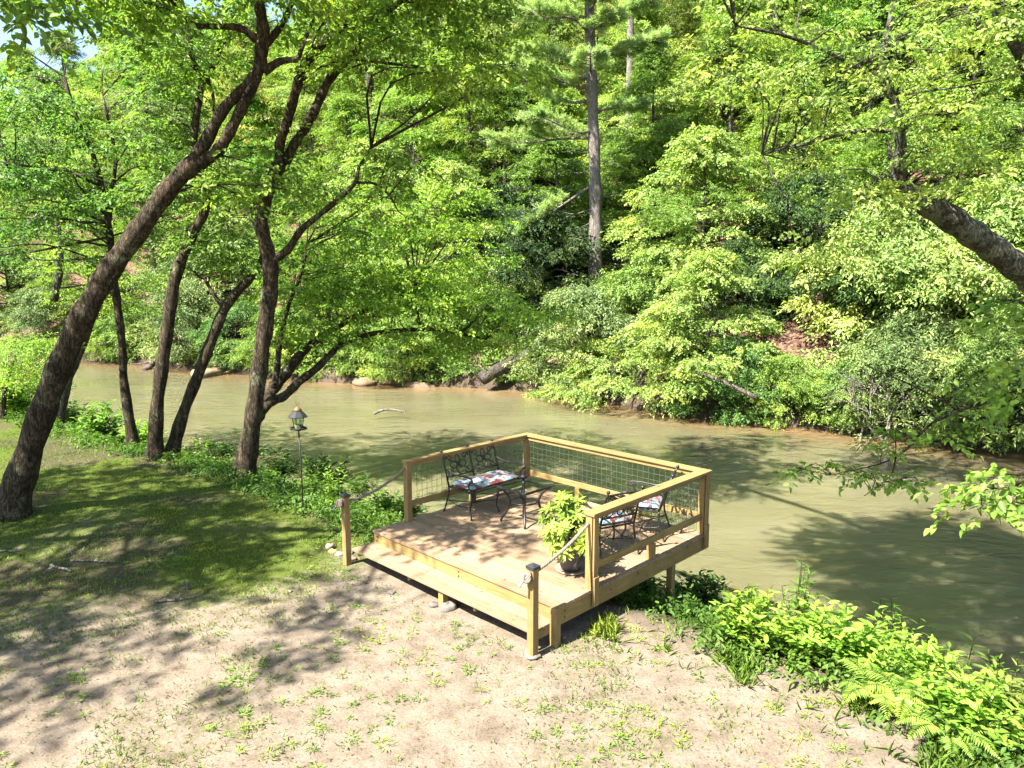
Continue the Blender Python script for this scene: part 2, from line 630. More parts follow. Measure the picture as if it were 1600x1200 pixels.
class MB:
    def __init__(self):
        self.v, self.f = [], []

    def box(self, x0, x1, y0, y1, z0, z1):
        b = len(self.v)
        self.v += [(x0, y0, z0), (x1, y0, z0), (x1, y1, z0), (x0, y1, z0), (x0, y0, z1), (x1, y0, z1), (x1, y1, z1), (x0, y1, z1)]
        self.f += [tuple(b + i for i in q) for q in ((3, 2, 1, 0), (4, 5, 6, 7), (0, 1, 5, 4), (1, 2, 6, 5), (2, 3, 7, 6), (3, 0, 4, 7))]
        return self

    def tube(self, pts, rad, n=8, caps=True):
        P = np.asarray(pts, float)
        rad = np.broadcast_to(np.asarray(rad, float), (len(P),))
        T = np.gradient(P, axis=0)
        T /= np.linalg.norm(T, axis=1)[:, None] + 1e-9
        u = np.cross(T[0], (0.3, 0.2, 0.93))
        if np.linalg.norm(u) < 0.2:
            u = np.cross(T[0], (1, 0, 0))
        b = len(self.v)
        an = np.arange(n) * 2 * math.pi / n
        ca, sa = np.cos(an), np.sin(an)
        for i in range(len(P)):
            u = u - T[i] * (u @ T[i])
            u /= np.linalg.norm(u) + 1e-9
            wv = np.cross(T[i], u)
            ring = P[i] + rad[i] * (ca[:, None] * u + sa[:, None] * wv)
            self.v += [tuple(q) for q in ring]
        for i in range(len(P) - 1):
            for j in range(n):
                k = (j + 1) % n
                self.f.append((b + i * n + j, b + i * n + k, b + (i + 1) * n + k, b + (i + 1) * n + j))
        if caps:
            self.f.append(tuple(b + j for j in range(n))[::-1])
            self.f.append(tuple(b + (len(P) - 1) * n + j for j in range(n)))
        return self

    def lathe(self, prof, n=24, c=(0, 0, 0)):
        b = len(self.v)
        for r, z in prof:
            for j in range(n):
                a = j * 2 * math.pi / n
                self.v.append((c[0] + r * math.cos(a), c[1] + r * math.sin(a), c[2] + z))
        for i in range(len(prof) - 1):
            for j in range(n):
                k = (j + 1) % n
                self.f.append((b + i * n + j, b + i * n + k, b + (i + 1) * n + k, b + (i + 1) * n + j))
        self.f.append(tuple(b + j for j in range(n))[::-1])
        self.f.append(tuple(b + (len(prof) - 1) * n + j for j in range(n)))
        return self

    def ball(self, c, r, n=10):
        prof = [(r * math.sin(math.pi * (i + 0.02) / (n // 2 + 0.04)), -r * math.cos(math.pi * (i + 0.02) / (n // 2 + 0.04))) for i in range(n // 2 + 1)]
        return self.lathe(prof, n, c)

    def build(self, name, mat, parent=None, smooth=False, bev=0):
        me = bpy.data.meshes.new(name)
        me.from_pydata(self.v, [], self.f)
        if smooth:
            me.polygons.foreach_set('use_smooth', [True] * len(me.polygons))
        me.update()
        o = link(name, me, mat, parent)
        if bev:
            md = o.modifiers.new('bevel', 'BEVEL')
            md.width = bev
            md.segments = 2
            md.limit_method = 'ANGLE'
        return o


def spline(pts, n=6):
    """Catmull-Rom through pts (k,d) -> denser points"""
    P = np.asarray(pts, float)
    if len(P) < 3:
        t = np.linspace(0, 1, n + 1)[:, None]
        return P[0] * (1 - t) + P[-1] * t
    Q = np.vstack([2 * P[0] - P[1], P, 2 * P[-1] - P[-2]])
    out = []
    for i in range(1, len(Q) - 2):
        a, b, c, d = Q[i - 1], Q[i], Q[i + 1], Q[i + 2]
        for t in np.arange(n) / n:
            out.append(0.5 * (2 * b + (c - a) * t + (2 * a - 5 * b + 4 * c - d) * t * t + (3 * b - a - 3 * c + d) * t ** 3))
    out.append(P[-1])
    return np.array(out)


def unit(v):
    return v / (np.linalg.norm(v, axis=-1, keepdims=True) + 1e-9)


def leaf_geo(P, D, Nn, L, W, hexa=False, droop=0.12):
    """leaves as folded two-faced blades, one island each"""
    n = len(P)
    Nn = unit(Nn - D * np.sum(Nn * D, 1)[:, None])
    Sd = np.cross(D, Nn)
    L = np.broadcast_to(np.asarray(L, float), (n,))[:, None]
    W = np.broadcast_to(np.asarray(W, float), (n,))[:, None]
    if hexa:
        k = 6
        V = np.stack([P, P + D * L * 0.30 + Sd * W * 0.46 + Nn * W * 0.12, P + D * L * 0.66 + Sd * W * 0.36 + Nn * W * 0.08 - Nn * L * droop * 0.4,
                      P + D * L - Nn * L * droop, P + D * L * 0.66 - Sd * W * 0.36 + Nn * W * 0.08 - Nn * L * droop * 0.4,
                      P + D * L * 0.30 - Sd * W * 0.46 + Nn * W * 0.12], 1).reshape(-1, 3)
        loc = np.array([0, 1, 2, 3, 0, 3, 4, 5])
        fn = np.full(n * 2, 4)
    else:
        k = 4
        V = np.stack([P, P + D * L * 0.45 + Sd * W * 0.5 + Nn * W * 0.14, P + D * L - Nn * L * droop, P + D * L * 0.45 - Sd * W * 0.5 + Nn * W * 0.14], 1).reshape(-1, 3)
        loc = np.array([0, 1, 2, 0, 2, 3])
        fn = np.full(n * 2, 3)
    idx = (np.arange(n)[:, None] * k + loc[None]).ravel()
    return V, fn, idx


def sprays(rng, cen, out, m, Ls, flat=0.35, droop=0.15, spread=0.8):
    """flat leafy twigs: cen (n,3) starts, out (n,3) growth directions -> P, D, N of every leaf"""
    n = len(cen)
    a = unit(out + rng.normal(0, 0.25, (n, 3)) - np.array([0, 0, droop]))
    up = unit(np.array([0, 0, 1.0]) + rng.normal(0, flat, (n, 3)))
    up = unit(up - a * np.sum(up * a, 1)[:, None])
    sd = np.cross(a, up)
    t = (np.arange(m) + 0.5) / m
    side = np.where(np.arange(m) % 2 == 0, 1.0, -1.0)
    Lr = Ls * rng.uniform(0.6, 1.25, n)
    P = cen[:, None] + a[:, None] * (t[None, :, None] * Lr[:, None, None]) - np.array([0, 0, 1.0]) * (t[None, :, None] ** 2 * 0.18 * Lr[:, None, None])
    D = a[:, None] * (0.45 + 0.5 * t[None, :, None] ** 3) + sd[:, None] * (side * spread)[None, :, None] * (1 - 0.6 * t[None, :, None] ** 4)
    P = P.reshape(-1, 3) + rng.normal(0, 0.02, (n * m, 3))
    D = unit(D.reshape(-1, 3) + rng.normal(0, 0.28, (n * m, 3)) - np.array([0, 0, 0.3]))
    Nn = unit(np.repeat(up, m, 0) + rng.normal(0, 0.4, (n * m, 3)))
    return P, D, Nn


def lobes_to_leaves(rng, lobes, per, m, Ls, L, W, hexa=False, flat=0.35, droop=0.15):
    """lobes: (n,7) centre xyz, radius, thickness, growth dir xy -> leaf mesh geometry"""
    lobes = np.asarray(lobes, float)
    cnt = np.maximum(3, (per * (lobes[:, 3] / lobes[:, 3].mean()) ** 2).astype(int))
    lo = np.repeat(lobes, cnt, 0)
    n = len(lo)
    an = rng.uniform(0, 2 * math.pi, n)
    r = np.sqrt(rng.uniform(0, 1, n)) * lo[:, 3]
    off = np.stack([np.cos(an) * r, np.sin(an) * r, rng.normal(0, 1, n) * lo[:, 4] - 0.25 * r * r / np.maximum(lo[:, 3], 0.1)], 1)
    out = np.stack([lo[:, 5] * 0.8 + np.cos(an) * 0.7, lo[:, 6] * 0.8 + np.sin(an) * 0.7, np.full(n, 0.05)], 1)
    P, D, Nn = sprays(rng, lo[:, :3] + off, unit(out), m, Ls, flat, droop)
    sz = rng.uniform(0.7, 1.25, len(P))
    return leaf_geo(P, D, Nn, L * sz, W * sz, hexa)


def crown_obj(name, geo, mat, parent=None):
    V, fn, idx = geo
    me = np_mesh(name, V, fn, idx)
    return link(name, me, mat, parent)


def copy_tree(o):
    c = o.copy()
    C.objects.link(c)
    for ch in o.children:
        d = ch.copy()
        C.objects.link(d)
        d.parent = c
        d.matrix_parent_inverse = ch.matrix_parent_inverse.copy()
    return c


def tint(o, col):
    for q in [o] + list(o.children):
        q.color = (*col, 1)


# ------------------------------------------------------------------ setting: ground sheet
def axis(lo, f0, f1, hi, fine):
    a = [f0]
    st = fine
    while a[-1] > lo:
        st *= 1.13
        a.append(a[-1] - st)
    b = [f1]
    st = fine
    while b[-1] < hi:
        st *= 1.06 if b[-1] < 60 else 1.15
        st = min(st, 0.9) if b[-1] < 60 else st
        b.append(b[-1] + st)
    return np.array(a[::-1] + list(np.arange(f0 + fine, f1, fine)) + b)


def turf_mask(x, y):
    """1 where moss and thin grass cover the sand"""
    d = (y - 0.62 * x - 10.7)                       # up-left of this diagonal is green
    g = sstep((d + 1.6) / 4.2)
    g = g * (0.55 + 0.45 * sstep((fbm(x, y, 2.2, 51) - 0.3) / 0.35))
    p = sstep((fbm(x, y, 1.3, 77, 3) - 0.53) / 0.16) * 0.32      # patches on the sand
    return np.clip(np.maximum(g, p), 0, 1)


gx, gy = axis(-260, -11, 5, 260, 0.11), axis(-60, 4.6, 18, 330, 0.11)
X, Y = np.meshgrid(gx, gy)
Z = height(X, Y)
nx, ny = len(gx), len(gy)
V = np.stack([X.ravel(), Y.ravel(), Z.ravel()], 1)
i, j = np.meshgrid(np.arange(nx - 1), np.arange(ny - 1))
q = (j * nx + i).ravel()
idx = np.stack([q, q + 1, q + 1 + nx, q + nx], 1).ravel()
me = np_mesh('ground', V, np.full(len(q), 4), idx)
me.polygons.foreach_set('use_smooth', np.ones(len(q), bool))
dN, dF = sdist(X, Y, NEAR).ravel(), sdist(X, Y, FARB).ravel()
a1 = me.attributes.new('turf', 'FLOAT', 'POINT')
a1.data.foreach_set('value', (turf_mask(X, Y).ravel() * (dN < 0.4)).astype(np.float32))
a2 = me.attributes.new('litter', 'FLOAT', 'POINT')
a2.data.foreach_set('value', np.clip((dF - 0.6) / 1.2, 0, 1).astype(np.float32))
a3 = me.attributes.new('loam_shade', 'FLOAT', 'POINT')
lo_ = np.clip((dN + 0.5) / 0.8, 0, 1) * np.clip((1.6 - dF) / 1.2, 0, 1)  # its far-bank end paints the undercut's shade into the soil
lo_ = np.maximum(lo_, 0.75 * sstep((fbm(X, Y, 1.7, 91, 3).ravel() - 0.5) / 0.14) * sstep((Y.ravel() - 0.62 * X.ravel() - 8.6) / 2.5))
a3.data.foreach_set('value', lo_.astype(np.float32))
gobj = link('ground', me, M['ground'])
tag(gobj, kind='structure')

# ------------------------------------------------------------------ setting: river
wx, wy = np.arange(-150, 121, 1.5), np.arange(-60, 131, 1.5)
X, Y = np.meshgrid(wx, wy)
i, j = np.meshgrid(np.arange(len(wx) - 1), np.arange(len(wy) - 1))
q = (j * len(wx) + i).ravel()
me = np_mesh('river_water', np.stack([X.ravel(), Y.ravel(), np.full(X.size, WATER_Z)], 1), np.full(len(q), 4),
             np.stack([q, q + 1, q + 1 + len(wx), q + len(wx)], 1).ravel())
a1 = me.attributes.new('shallow', 'FLOAT', 'POINT')
a1.data.foreach_set('value', np.clip((sdist(X, Y, FARB).ravel() + 2.6) / 2.4, 0, 1).astype(np.float32))
tag(link('river_water', me, M['water']), kind='structure')

# ------------------------------------------------------------------ deck
W, D, ZT = 3.6, 3.3, 0.45
DYAW = -0.775
DX, DY = -2.05, 10.21
deck = root('wooden_deck', (DX, DY, 0), 'raised square timber deck with wire-panel railings and one long step, standing on the river bank', 'deck', DYAW)
dc, ds_ = math.cos(DYAW), math.sin(DYAW)


def dw(u, v, z=0.0):
    return np.array([DX + u * dc - v * ds_, DY + u * ds_ + v * dc, z])


b = MB()
v = -0.02
rr = random.Random(3)
while v < D:
    v1 = min(v + 0.14, D + 0.012)
    b.box(-0.015, W + 0.015, v, v1 - 0.010, ZT - 0.036, ZT)
    v += 0.14
b.build('deck_boards', M['board'], deck, bev=0.004)
rim0, rim1 = ZT - 0.24, ZT - 0.039
MB().box(0, W, 0, 0.038, rim0, rim1).build('rim_board', M['wood_u'], deck, bev=0.003)
MB().box(0, W, D - 0.038, D, rim0, rim1).build('rim_board', M['wood_u'], deck, bev=0.003)
MB().box(0, 0.038, 0.041, D - 0.041, rim0, rim1).build('rim_board', M['wood_v'], deck, bev=0.003)
MB().box(W - 0.038, W, 0.041, D - 0.041, rim0, rim1).build('rim_board', M['wood_v'], deck, bev=0.003)
for k in range(1, 8):
    MB().box(k * 0.45 - 0.019, k * 0.45 + 0.019, 0.041, D - 0.041, rim0 + 0.01, rim1 - 0.001).build('joist', M['wood_v'], deck)
for uu, vv, top in ((W + 0.002, -0.092, ZT + 0.004), (W - 0.13, 2.55, rim0 + 0.01), (0.1, 2.55, rim0 + 0.01), (1.8, 2.55, rim0 + 0.01), (0.06, 0.2, rim0), (1.92, -0.33, 0.219)):
    p = dw(uu, vv)
    MB().box(uu - 0.045, uu + 0.045, vv, vv + 0.09, hz(p[0], p[1]) - 0.3, top).build('support_post', M['wood_z'], deck, bev=0.003)
# the step: tread of two boards on cleats
t_ = MB()
t_.box(-0.03, W - 0.05, -0.375, -0.195, 0.222, 0.26)
t_.box(-0.03, W - 0.05, -0.188, -0.003, 0.222, 0.26)
t_.build('step_tread', M['board'], deck, bev=0.004)
for uu in (0.02, 1.2, 2.5, W - 0.09):
    MB().box(uu, uu + 0.038, -0.30 if uu < 3 else -0.37, -0.02, 0.13, 0.2195).build('cleat', M['wood_v'], deck)


def cap(parent, u0, v0, z0, s=0.058):
    m = MB()
    m.box(u0 - s, u0 + s, v0 - s, v0 + s, z0, z0 + 0.028)
    bb = len(m.v)
    m.v += [(u0 - s - .003, v0 - s - .003, z0 + 0.03), (u0 + s + .003, v0 - s - .003, z0 + 0.03), (u0 + s + .003, v0 + s + .003, z0 + 0.03), (u0 - s - .003, v0 + s + .003, z0 + 0.03), (u0, v0, z0 + 0.064)]
    m.f += [(bb, bb + 1, bb + 4), (bb + 1, bb + 2, bb + 4), (bb + 2, bb + 3, bb + 4), (bb + 3, bb, bb + 4), (bb + 3, bb + 2, bb + 1, bb)]
    return m.build('post_cap', M['cap'], parent)


STEP_V = -0.42
for uu in (-0.08, W - 0.0):
    p = dw(uu, STEP_V)
    sp = MB().box(uu - 0.045, uu + 0.045, STEP_V - 0.045, STEP_V + 0.045, hz(p[0], p[1]) - 0.3, 1.03).build('step_post', M['wood_z'], deck, bev=0.003)
    cap(sp, uu, STEP_V, 1.031)

RT = ZT + 0.955
VL, VR = 0.56, 0.60
for (u0, u1, v0, v1, z0) in ((-0.002, 0.092, VL, VL + 0.09, ZT + 0.001), (-0.002, 0.088, D - 0.088, D + 0.002, ZT + 0.001),
                             (W - 0.092, W + 0.002, VR, VR + 0.09, ZT + 0.001), (W - 0.092, W + 0.002, D - 0.088, D + 0.002, ZT + 0.001)):
    MB().box(u0, u1, v0, v1, z0, RT - 0.039).build('rail_post', M['wood_z'], deck, bev=0.003)
# outer facing boards of the right-hand posts that run down over the rim
MB().box(W + 0.018, W + 0.056, VR, VR + 0.09, ZT - 0.2, ZT + 0.16).build('post_skirt', M['wood_z'], deck, bev=0.003)
MB().box(W + 0.018, W + 0.056, D - 0.09, D, ZT - 0.2, ZT + 0.16).build('post_skirt', M['wood_z'], deck, bev=0.003)
MB().box(W + 0.018, W + 0.040, VR + 0.001, VR + 0.089, ZT + 0.162, RT - 0.042).build('post_skirt', M['wood_z'], deck, bev=0.002)
MB().box(W + 0.018, W + 0.040, D - 0.089, D - 0.001, ZT + 0.162, RT - 0.042).build('post_skirt', M['wood_z'], deck, bev=0.002)
# cap rails
cw = 0.062
MB().box(-0.02, 0.108, VL - 0.02, D + 0.03, RT - 0.038, RT).build('top_rail', M['wood_v'], deck, bev=0.004)
MB().box(0.11, W - 0.11, D - 0.098, D + 0.03, RT - 0.038, RT).build('top_rail', M['wood_u'], deck, bev=0.004)
MB().box(W - 0.108, W + 0.05, VR - 0.02, D + 0.03, RT - 0.038, RT).build('top_rail', M['wood_v'], deck, bev=0.004)
B0, B1 = ZT + 0.215, ZT + 0.305
for z0, z1, nm in ((B0, B1, 'bottom_rail'), (RT - 0.108, RT - 0.0395, 'upper_rail')):
    MB().box(0.026, 0.064, VL + 0.092, D - 0.09, z0, z1).build(nm, M['wood_v'], deck, bev=0.003)
    MB().box(0.09, W - 0.094, D - 0.064, D - 0.026, z0, z1).build(nm, M['wood_u'], deck, bev=0.003)
    MB().box(W - 0.064, W - 0.026, VR + 0.092, D - 0.09, z0, z1).build(nm, M['wood_v'], deck, bev=0.003)
MB().box(0.001, 0.089, 1.90, 1.99, ZT + 0.001, B0 - 0.001).build('stub_post', M['wood_z'], deck, bev=0.003)
for uu in (1.2, 2.4):
    MB().box(uu, uu + 0.09, D - 0.09, D - 0.001, ZT + 0.001, B0 - 0.001).build('stub_post', M['wood_z'], deck, bev=0.003)
MB().box(W - 0.089, W - 0.001, 1.90, 1.99, ZT + 0.001, B0 - 0.001).build('stub_post', M['wood_z'], deck, bev=0.003)
# wire panels
wz0, wz1 = B1, RT - 0.108


def wires(axis_, a0, a1, c):
    m = MB()
    t = 0.0017
    x = a0 + 0.03
    while x < a1:
        if axis_ == 'v':
            m.box(c - t, c + t, x - t, x + t, wz0 - 0.01, wz1 + 0.01)
        else:
            m.box(x - t, x + t, c - t, c + t, wz0 - 0.01, wz1 + 0.01)
        x += 0.1
    zz = wz0 + 0.03
    while zz < wz1:
        if axis_ == 'v':
            m.box(c + t, c + 3 * t, a0 - 0.004, a1 + 0.004, zz - t, zz + t)
        else:
            m.box(a0 - 0.004, a1 + 0.004, c + t, c + 3 * t, zz - t, zz + t)
        zz += 0.1
    return m.build('wire_panel', M['wire'], deck)


wires('v', VL + 0.092, D - 0.09, 0.045)
wires('u', 0.09, W - 0.094, D - 0.045)
wires('v', VR + 0.092, D - 0.09, W - 0.045)
bolts = [(W - 0.09, -0.003, 0.36), (W - 0.06, -0.003, 0.30), (0.08, -0.003, 0.36), (0.08, -0.003, 0.30), (1.9, -0.003, 0.36), (1.9, -0.003, 0.30)]
for (uu, vv, zz) in bolts:
    MB().tube([(uu, vv + 0.004, zz), (uu, vv - 0.005, zz)], 0.011, 8).build('bolt', M['iron'], deck)
for (vv, zz) in ((0.12, 0.36), (0.12, 0.28), (2.1, 0.34), (1.0, 0.33)):
    MB().tube([(W - 0.004, vv, zz), (W + 0.005, vv, zz)], 0.010, 8).build('bolt', M['iron'], deck)


# ropes
def rope(name, label, p0, p1, sag, tail):
    o = root(name, tuple(p0), label, 'rope')
    t = np.linspace(0, 1, 22)[:, None]
    line = (p0 * (1 - t) + p1 * t) - np.array([0, 0, 1]) * (sag * 4 * t * (1 - t))
    m = MB()
    L_ = line - p0
    # three twisted strands
    T = unit(np.gradient(L_, axis=0))
    fine = spline(L_, 5)
    Tf = unit(np.gradient(fine, axis=0))
    up = np.array([0, 0, 1.0])
    sd = unit(np.cross(Tf, up))
    nn = np.cross(sd, Tf)
    s = np.concatenate([[0], np.cumsum(np.linalg.norm(np.diff(fine, axis=0), axis=1))])
    for k in range(3):
        ph = s * 2 * math.pi / 0.09 + k * 2 * math.pi / 3
        m.tube(fine + 0.010 * (np.cos(ph)[:, None] * sd + np.sin(ph)[:, None] * nn), 0.0125, 6)
    m.build('cord', M['rope'], o, smooth=True)
    kn = MB()
    for k in range(4):
        an = np.linspace(0, 2 * math.pi, 14)
        ang = k * 0.8
        ring = np.stack([0.036 * np.cos(an), 0.022 * np.sin(an) + (k - 1.5) * 0.012, 0.045 * np.sin(an + ang)], 1)
        kn.tube(ring + tail * 0.25, 0.016, 7)
    kn.build('knot', M['rope'], o, smooth=True)
    MB().tube(spline([tail * 0.3, tail * 0.6 + np.array([0, 0, -0.02]), tail * .85 + np.array([0, 0, -0.05])], 4), 0.015, 8).build('rope_end', M['ropeend'], o, smooth=True)
    return o


out_v = dw(0, -1) - dw(0, 0)
tl = out_v * 0.13 + np.array([-0.05, 0, -0.06])
rope('rope', 'rope handrail from the nearer step post up to the railing beside the potted shrub', dw(W, STEP_V - 0.05, 0.97), dw(W - 0.045, VR - 0.005, 1.27), 0.05, tl)
rope('rope', 'rope handrail from the far step post, by the stones, to the bench railing', dw(-0.08, STEP_V - 0.05, 0.97), dw(0.045, VL - 0.005, 1.29), 0.10, tl)


# ------------------------------------------------------------------ furniture (built in local axes: x to the sitter's side, -y forward)
def scroll(c, r, turns, a0, ax1, ax2, n=14, grow=0.25):
    an = np.linspace(0, turns * 2 * math.pi, n)
    rr_ = r * (grow + (1 - grow) * an / an[-1])
    return np.array([np.asarray(c) + rr_[k] * (math.cos(a0 + an[k]) * np.asarray(ax1) + math.sin(a0 + an[k]) * np.asarray(ax2)) for k in range(n)])


def seat_thing(name, label, cat, loc, rz, xs, depth=0.5, group=None):
    """cast metal seat; xs = x positions of the leg pairs / back posts"""
    o = root(name, tuple(loc), label, cat, rz, group)
    sh_, bh = 0.42, 0.95
    x0, x1 = xs[0], xs[-1]
    lean = 0.16

    def back(z):
        t = (z - sh_) / (bh - sh_)
        return depth / 2 + lean * t
    m = MB()
    for a, b_ in (((x0, -depth / 2), (x1, -depth / 2)), ((x0, depth / 2), (x1, depth / 2)), ((x0, -depth / 2), (x0, depth / 2)), ((x1, -depth / 2), (x1, depth / 2))):
        m.tube([(a[0], a[1], sh_), (b_[0], b_[1], sh_)], 0.014, 7)
    for k in range(1, 6):
        y = -depth / 2 + depth * k / 6
        m.box(x0, x1, y - 0.012, y + 0.012, sh_ - 0.004, sh_ + 0.004)
    m.build('seat_frame', M['iron'], o, smooth=False)
    for x in xs:
        sx = 0.03 if x == x1 else (-0.03 if x == x0 else 0)
        m = MB()
        m.tube(spline([(x, -depth / 2, sh_), (x + sx * .3, -depth / 2 - .02, sh_ - .12), (x + sx * .2, -depth / 2 + .02, .14), (x + sx, -depth / 2 - .035, .02)], 5), np.linspace(0.017, 0.012, 16), 7)
        m.ball((x + sx, -depth / 2 - .035, 0.021), 0.02, 8)
        m.build('leg', M['iron'], o, smooth=True)
        m = MB()
        m.tube(spline([(x, depth / 2, sh_), (x + sx * .3, depth / 2 + .01, sh_ - .15), (x + sx, depth / 2 + .09, .02)], 6), np.linspace(0.016, 0.012, 13), 7)
        m.ball((x + sx, depth / 2 + .09, 0.021), 0.02, 8)
        m.build('leg', M['iron'], o, smooth=True)
    m = MB()
    for x in (x0, x1):
        m.tube(spline([(x, -depth / 2 + .01, .2), (x, -.02, .16), (x, depth / 2 + .03, .2)], 5), 0.008, 6)
    for a, b_ in zip(xs[:-1], xs[1:]):
        m.tube(spline([(a, -depth / 2 + .01, .2), ((a + b_) / 2, -.03, .17), (b_, -depth / 2 + .01, .2)], 5), 0.007, 6)
        m.tube(spline([(a, depth / 2 + .03, .2), ((a + b_) / 2, .03, .17), (b_, depth / 2 + .03, .2)], 5), 0.007, 6)
        m.tube(scroll(((a + b_) / 2, 0, .17), .035, 1.0, 0, (1, 0, 0), (0, 1, 0), grow=1), 0.007, 6)
    m.build('stretcher', M['iron'], o, smooth=True)
    # back: posts with knobs, rails, scrollwork
    m = MB()
    for x in xs:
        m.tube([(x, depth / 2, sh_), (x, back(bh - .1), bh - .1), (x, back(bh) + 0.015, bh)], (0.016, 0.014, 0.014), 8)
        m.ball((x, back(bh) + 0.02, bh + 0.012), 0.027, 10)
    for a, b_ in zip(xs[:-1], xs[1:]):
        wd = b_ - a
        cx = (a + b_) / 2
        zt, zb = bh - .05, sh_ + .14
        m.tube(spline([(a, back(zt), zt), (cx, back(zt) + .01, zt + .012), (b_, back(zt), zt)], 5), 0.013, 7)
        m.tube([(a, back(zb), zb), (b_, back(zb), zb)], 0.012, 7)
        zc = (zt + zb) / 2
        hh = (zt - zb) / 2
        pl = lambda X_, Z_: (cx + X_, back(zc + Z_), zc + Z_)
        an = np.linspace(0, 2 * math.pi, 17)
        for (qx, qz, rx, rz_) in ((0, 0.075, .045, .07), (0, -.075, .045, .07), (-.085, 0, .08, .05), (.085, 0, .08, .05), (0, 0, .035, .035)):
            m.tube(np.array([pl(qx + rx * math.cos(t), qz + rz_ * math.sin(t)) for t in an]), 0.0085, 6)
        for sx in (-1, 1):
            for sz in (-1, 1):
                m.tube(np.array([pl(sx * (wd * .30 + .075 * math.cos(t) * (1 - t / 9)), sz * (hh * .60 + .06 * math.sin(t) * (1 - t / 9))) for t in np.linspace(0, 5.2, 14)]), 0.008, 6)
                m.tube(spline([pl(sx * .03, sz * .03), pl(sx * wd * .2, sz * hh * .35), pl(sx * wd * .46, sz * hh * .9)], 5), 0.008, 6)
    m.build('backrest', M['iron'], o, smooth=True)
    for x, sx in ((x0, -1), (x1, 1)):
        m = MB()
        za = .66
        m.tube(spline([(x, back(za + .04), za + .04), (x + sx * .02, .12, za - .01), (x + sx * .03, -.12, za + .01), (x + sx * .03, -depth / 2 - .02, za + .005), (x + sx * .03, -depth / 2 - .06, za - .04), (x + sx * .03, -depth / 2 - .02, za - .06)], 5), 0.014, 7)
        m.ball((x + sx * .03, -depth / 2 - .015, za - .055), .02, 8)
        m.tube(spline([(x + sx * .03, -depth / 2 - .05, za - .02), (x + sx * .015, -depth / 2 + .04, za - .12), (x, -depth / 2, sh_)], 5), 0.013, 7)
        m.build('arm', M['iron'], o, smooth=True)
    return o


def cushion(label, loc, rz, lx, ly, group=None):
    me = bpy.data.meshes.new('seat_cushion')
    n1, n2 = 28, 18
    vs, fs = [], []
    for top in (1, -1):
        for a in range(n1 + 1):
            for b_ in range(n2 + 1):
                x, y = 2 * a / n1 - 1, 2 * b_ / n2 - 1
                ex = (1 - abs(x) ** 8) * (1 - abs(y) ** 8)
                hgt = 0.042 * max(ex, 0) ** 0.35
                tuft = 0.010 * (math.sin(x * lx * 14) * math.sin(y * 9))
                kx = 1 - 0.05 * abs(y) ** 6
                vs.append((x * lx / 2 * kx, y * ly / 2 * (1 - 0.05 * abs(x) ** 6), 0.045 + top * hgt + (tuft * ex if top > 0 else 0)))
    st = (n1 + 1) * (n2 + 1)
    for a in range(n1):
        for b_ in range(n2):
            q_ = a * (n2 + 1) + b_
            fs.append((q_, q_ + n2 + 1, q_ + n2 + 2, q_ + 1))
            fs.append((st + q_ + 1, st + q_ + n2 + 2, st + q_ + n2 + 1, st + q_))
    me.from_pydata(vs, [], fs)
    me.polygons.foreach_set('use_smooth', [True] * len(fs))
    o = link('seat_cushion', me, M['floral'])
    o.location = loc
    o.rotation_euler = (0, 0, rz)
    return tag(o, label, 'cushion', group)


def face_rz(fu, fv):
    """rotation that turns local -y to deck direction (fu,fv)"""
    d = dw(fu, fv) - dw(0, 0)
    return math.atan2(d[1], d[0]) + math.pi / 2


rz = face_rz(1, 0)
bl = dw(0.46, 1.86, ZT)
seat_thing('garden_bench', 'black cast metal two-seat garden bench with scrollwork back, standing against the deck railing', 'bench', bl, rz, (-0.56, 0.0, 0.56), 0.52)
cushion('long blue and red floral cushion on the two-seat bench', tuple(bl + np.array([0, 0, 0.428])), rz, 1.10, 0.50)
for (u_, v_, f, lab, clab) in ((2.95, 1.77, (-0.94, 0.33), 'black scrolled metal armchair closest to the potted shrub', 'floral cushion on the armchair closest to the potted shrub'),
                               (2.93, 2.71, (-0.91, -0.41), 'black scrolled metal armchair in the deck corner, farther from the potted shrub', 'floral cushion on the armchair in the deck corner')):
    rz = face_rz(*f)
    p = dw(u_, v_, ZT)
    seat_thing('metal_armchair', lab, 'chair', p, rz, (-0.27, 0.27), 0.48, 'black metal armchairs on the deck')
    cushion(clab, tuple(p + np.array([0, 0, 0.428])), rz, 0.52, 0.46, 'armchair seat cushions')

# side table
tp = dw(1.34, 1.83, ZT)
tbl = root('side_table', tuple(tp), 'square black metal side table with a clear glass top, in front of the bench', 'table', DYAW)
th = 0.56
for sx in (-1, 1):
    for sy in (-1, 1):
        q_ = np.array([sx, sy]) / 1.0
        pts = [(q_[0] * .27, q_[1] * .27, th - .03), (q_[0] * .20, q_[1] * .20, th - .10), (q_[0] * .155, q_[1] * .155, th - .24), (q_[0] * .19, q_[1] * .19, .17), (q_[0] * .245, q_[1] * .245, .05), (q_[0] * .25, q_[1] * .25, 0.005)]
        MB().tube(spline(pts, 5), 0.019, 8).build('leg', M['iron'], tbl, smooth=True)
m = MB()
hw = .30
m.box(-hw, hw, -hw, -hw + .042, th - .03, th)
m.box(-hw, hw, hw - .042, hw, th - .03, th)
m.box(-hw, -hw + .042, -hw + .043, hw - .043, th - .03, th)
m.box(hw - .042, hw, -hw + .043, hw - .043, th - .03, th)
m.build('table_frame', M['iron'], tbl, bev=.006)
m = MB()
an = np.linspace(0, 2 * math.pi, 25)
m.tube(np.stack([.20 * np.cos(an), .20 * np.sin(an), np.full(25, th - .24)], 1), 0.013, 7)
m.build('ring_brace', M['iron'], tbl, smooth=True)
MB().box(-hw + .036, hw - .036, -hw + .036, hw - .036, th - .012, th - .005).build('glass_top', M['glass'], tbl)
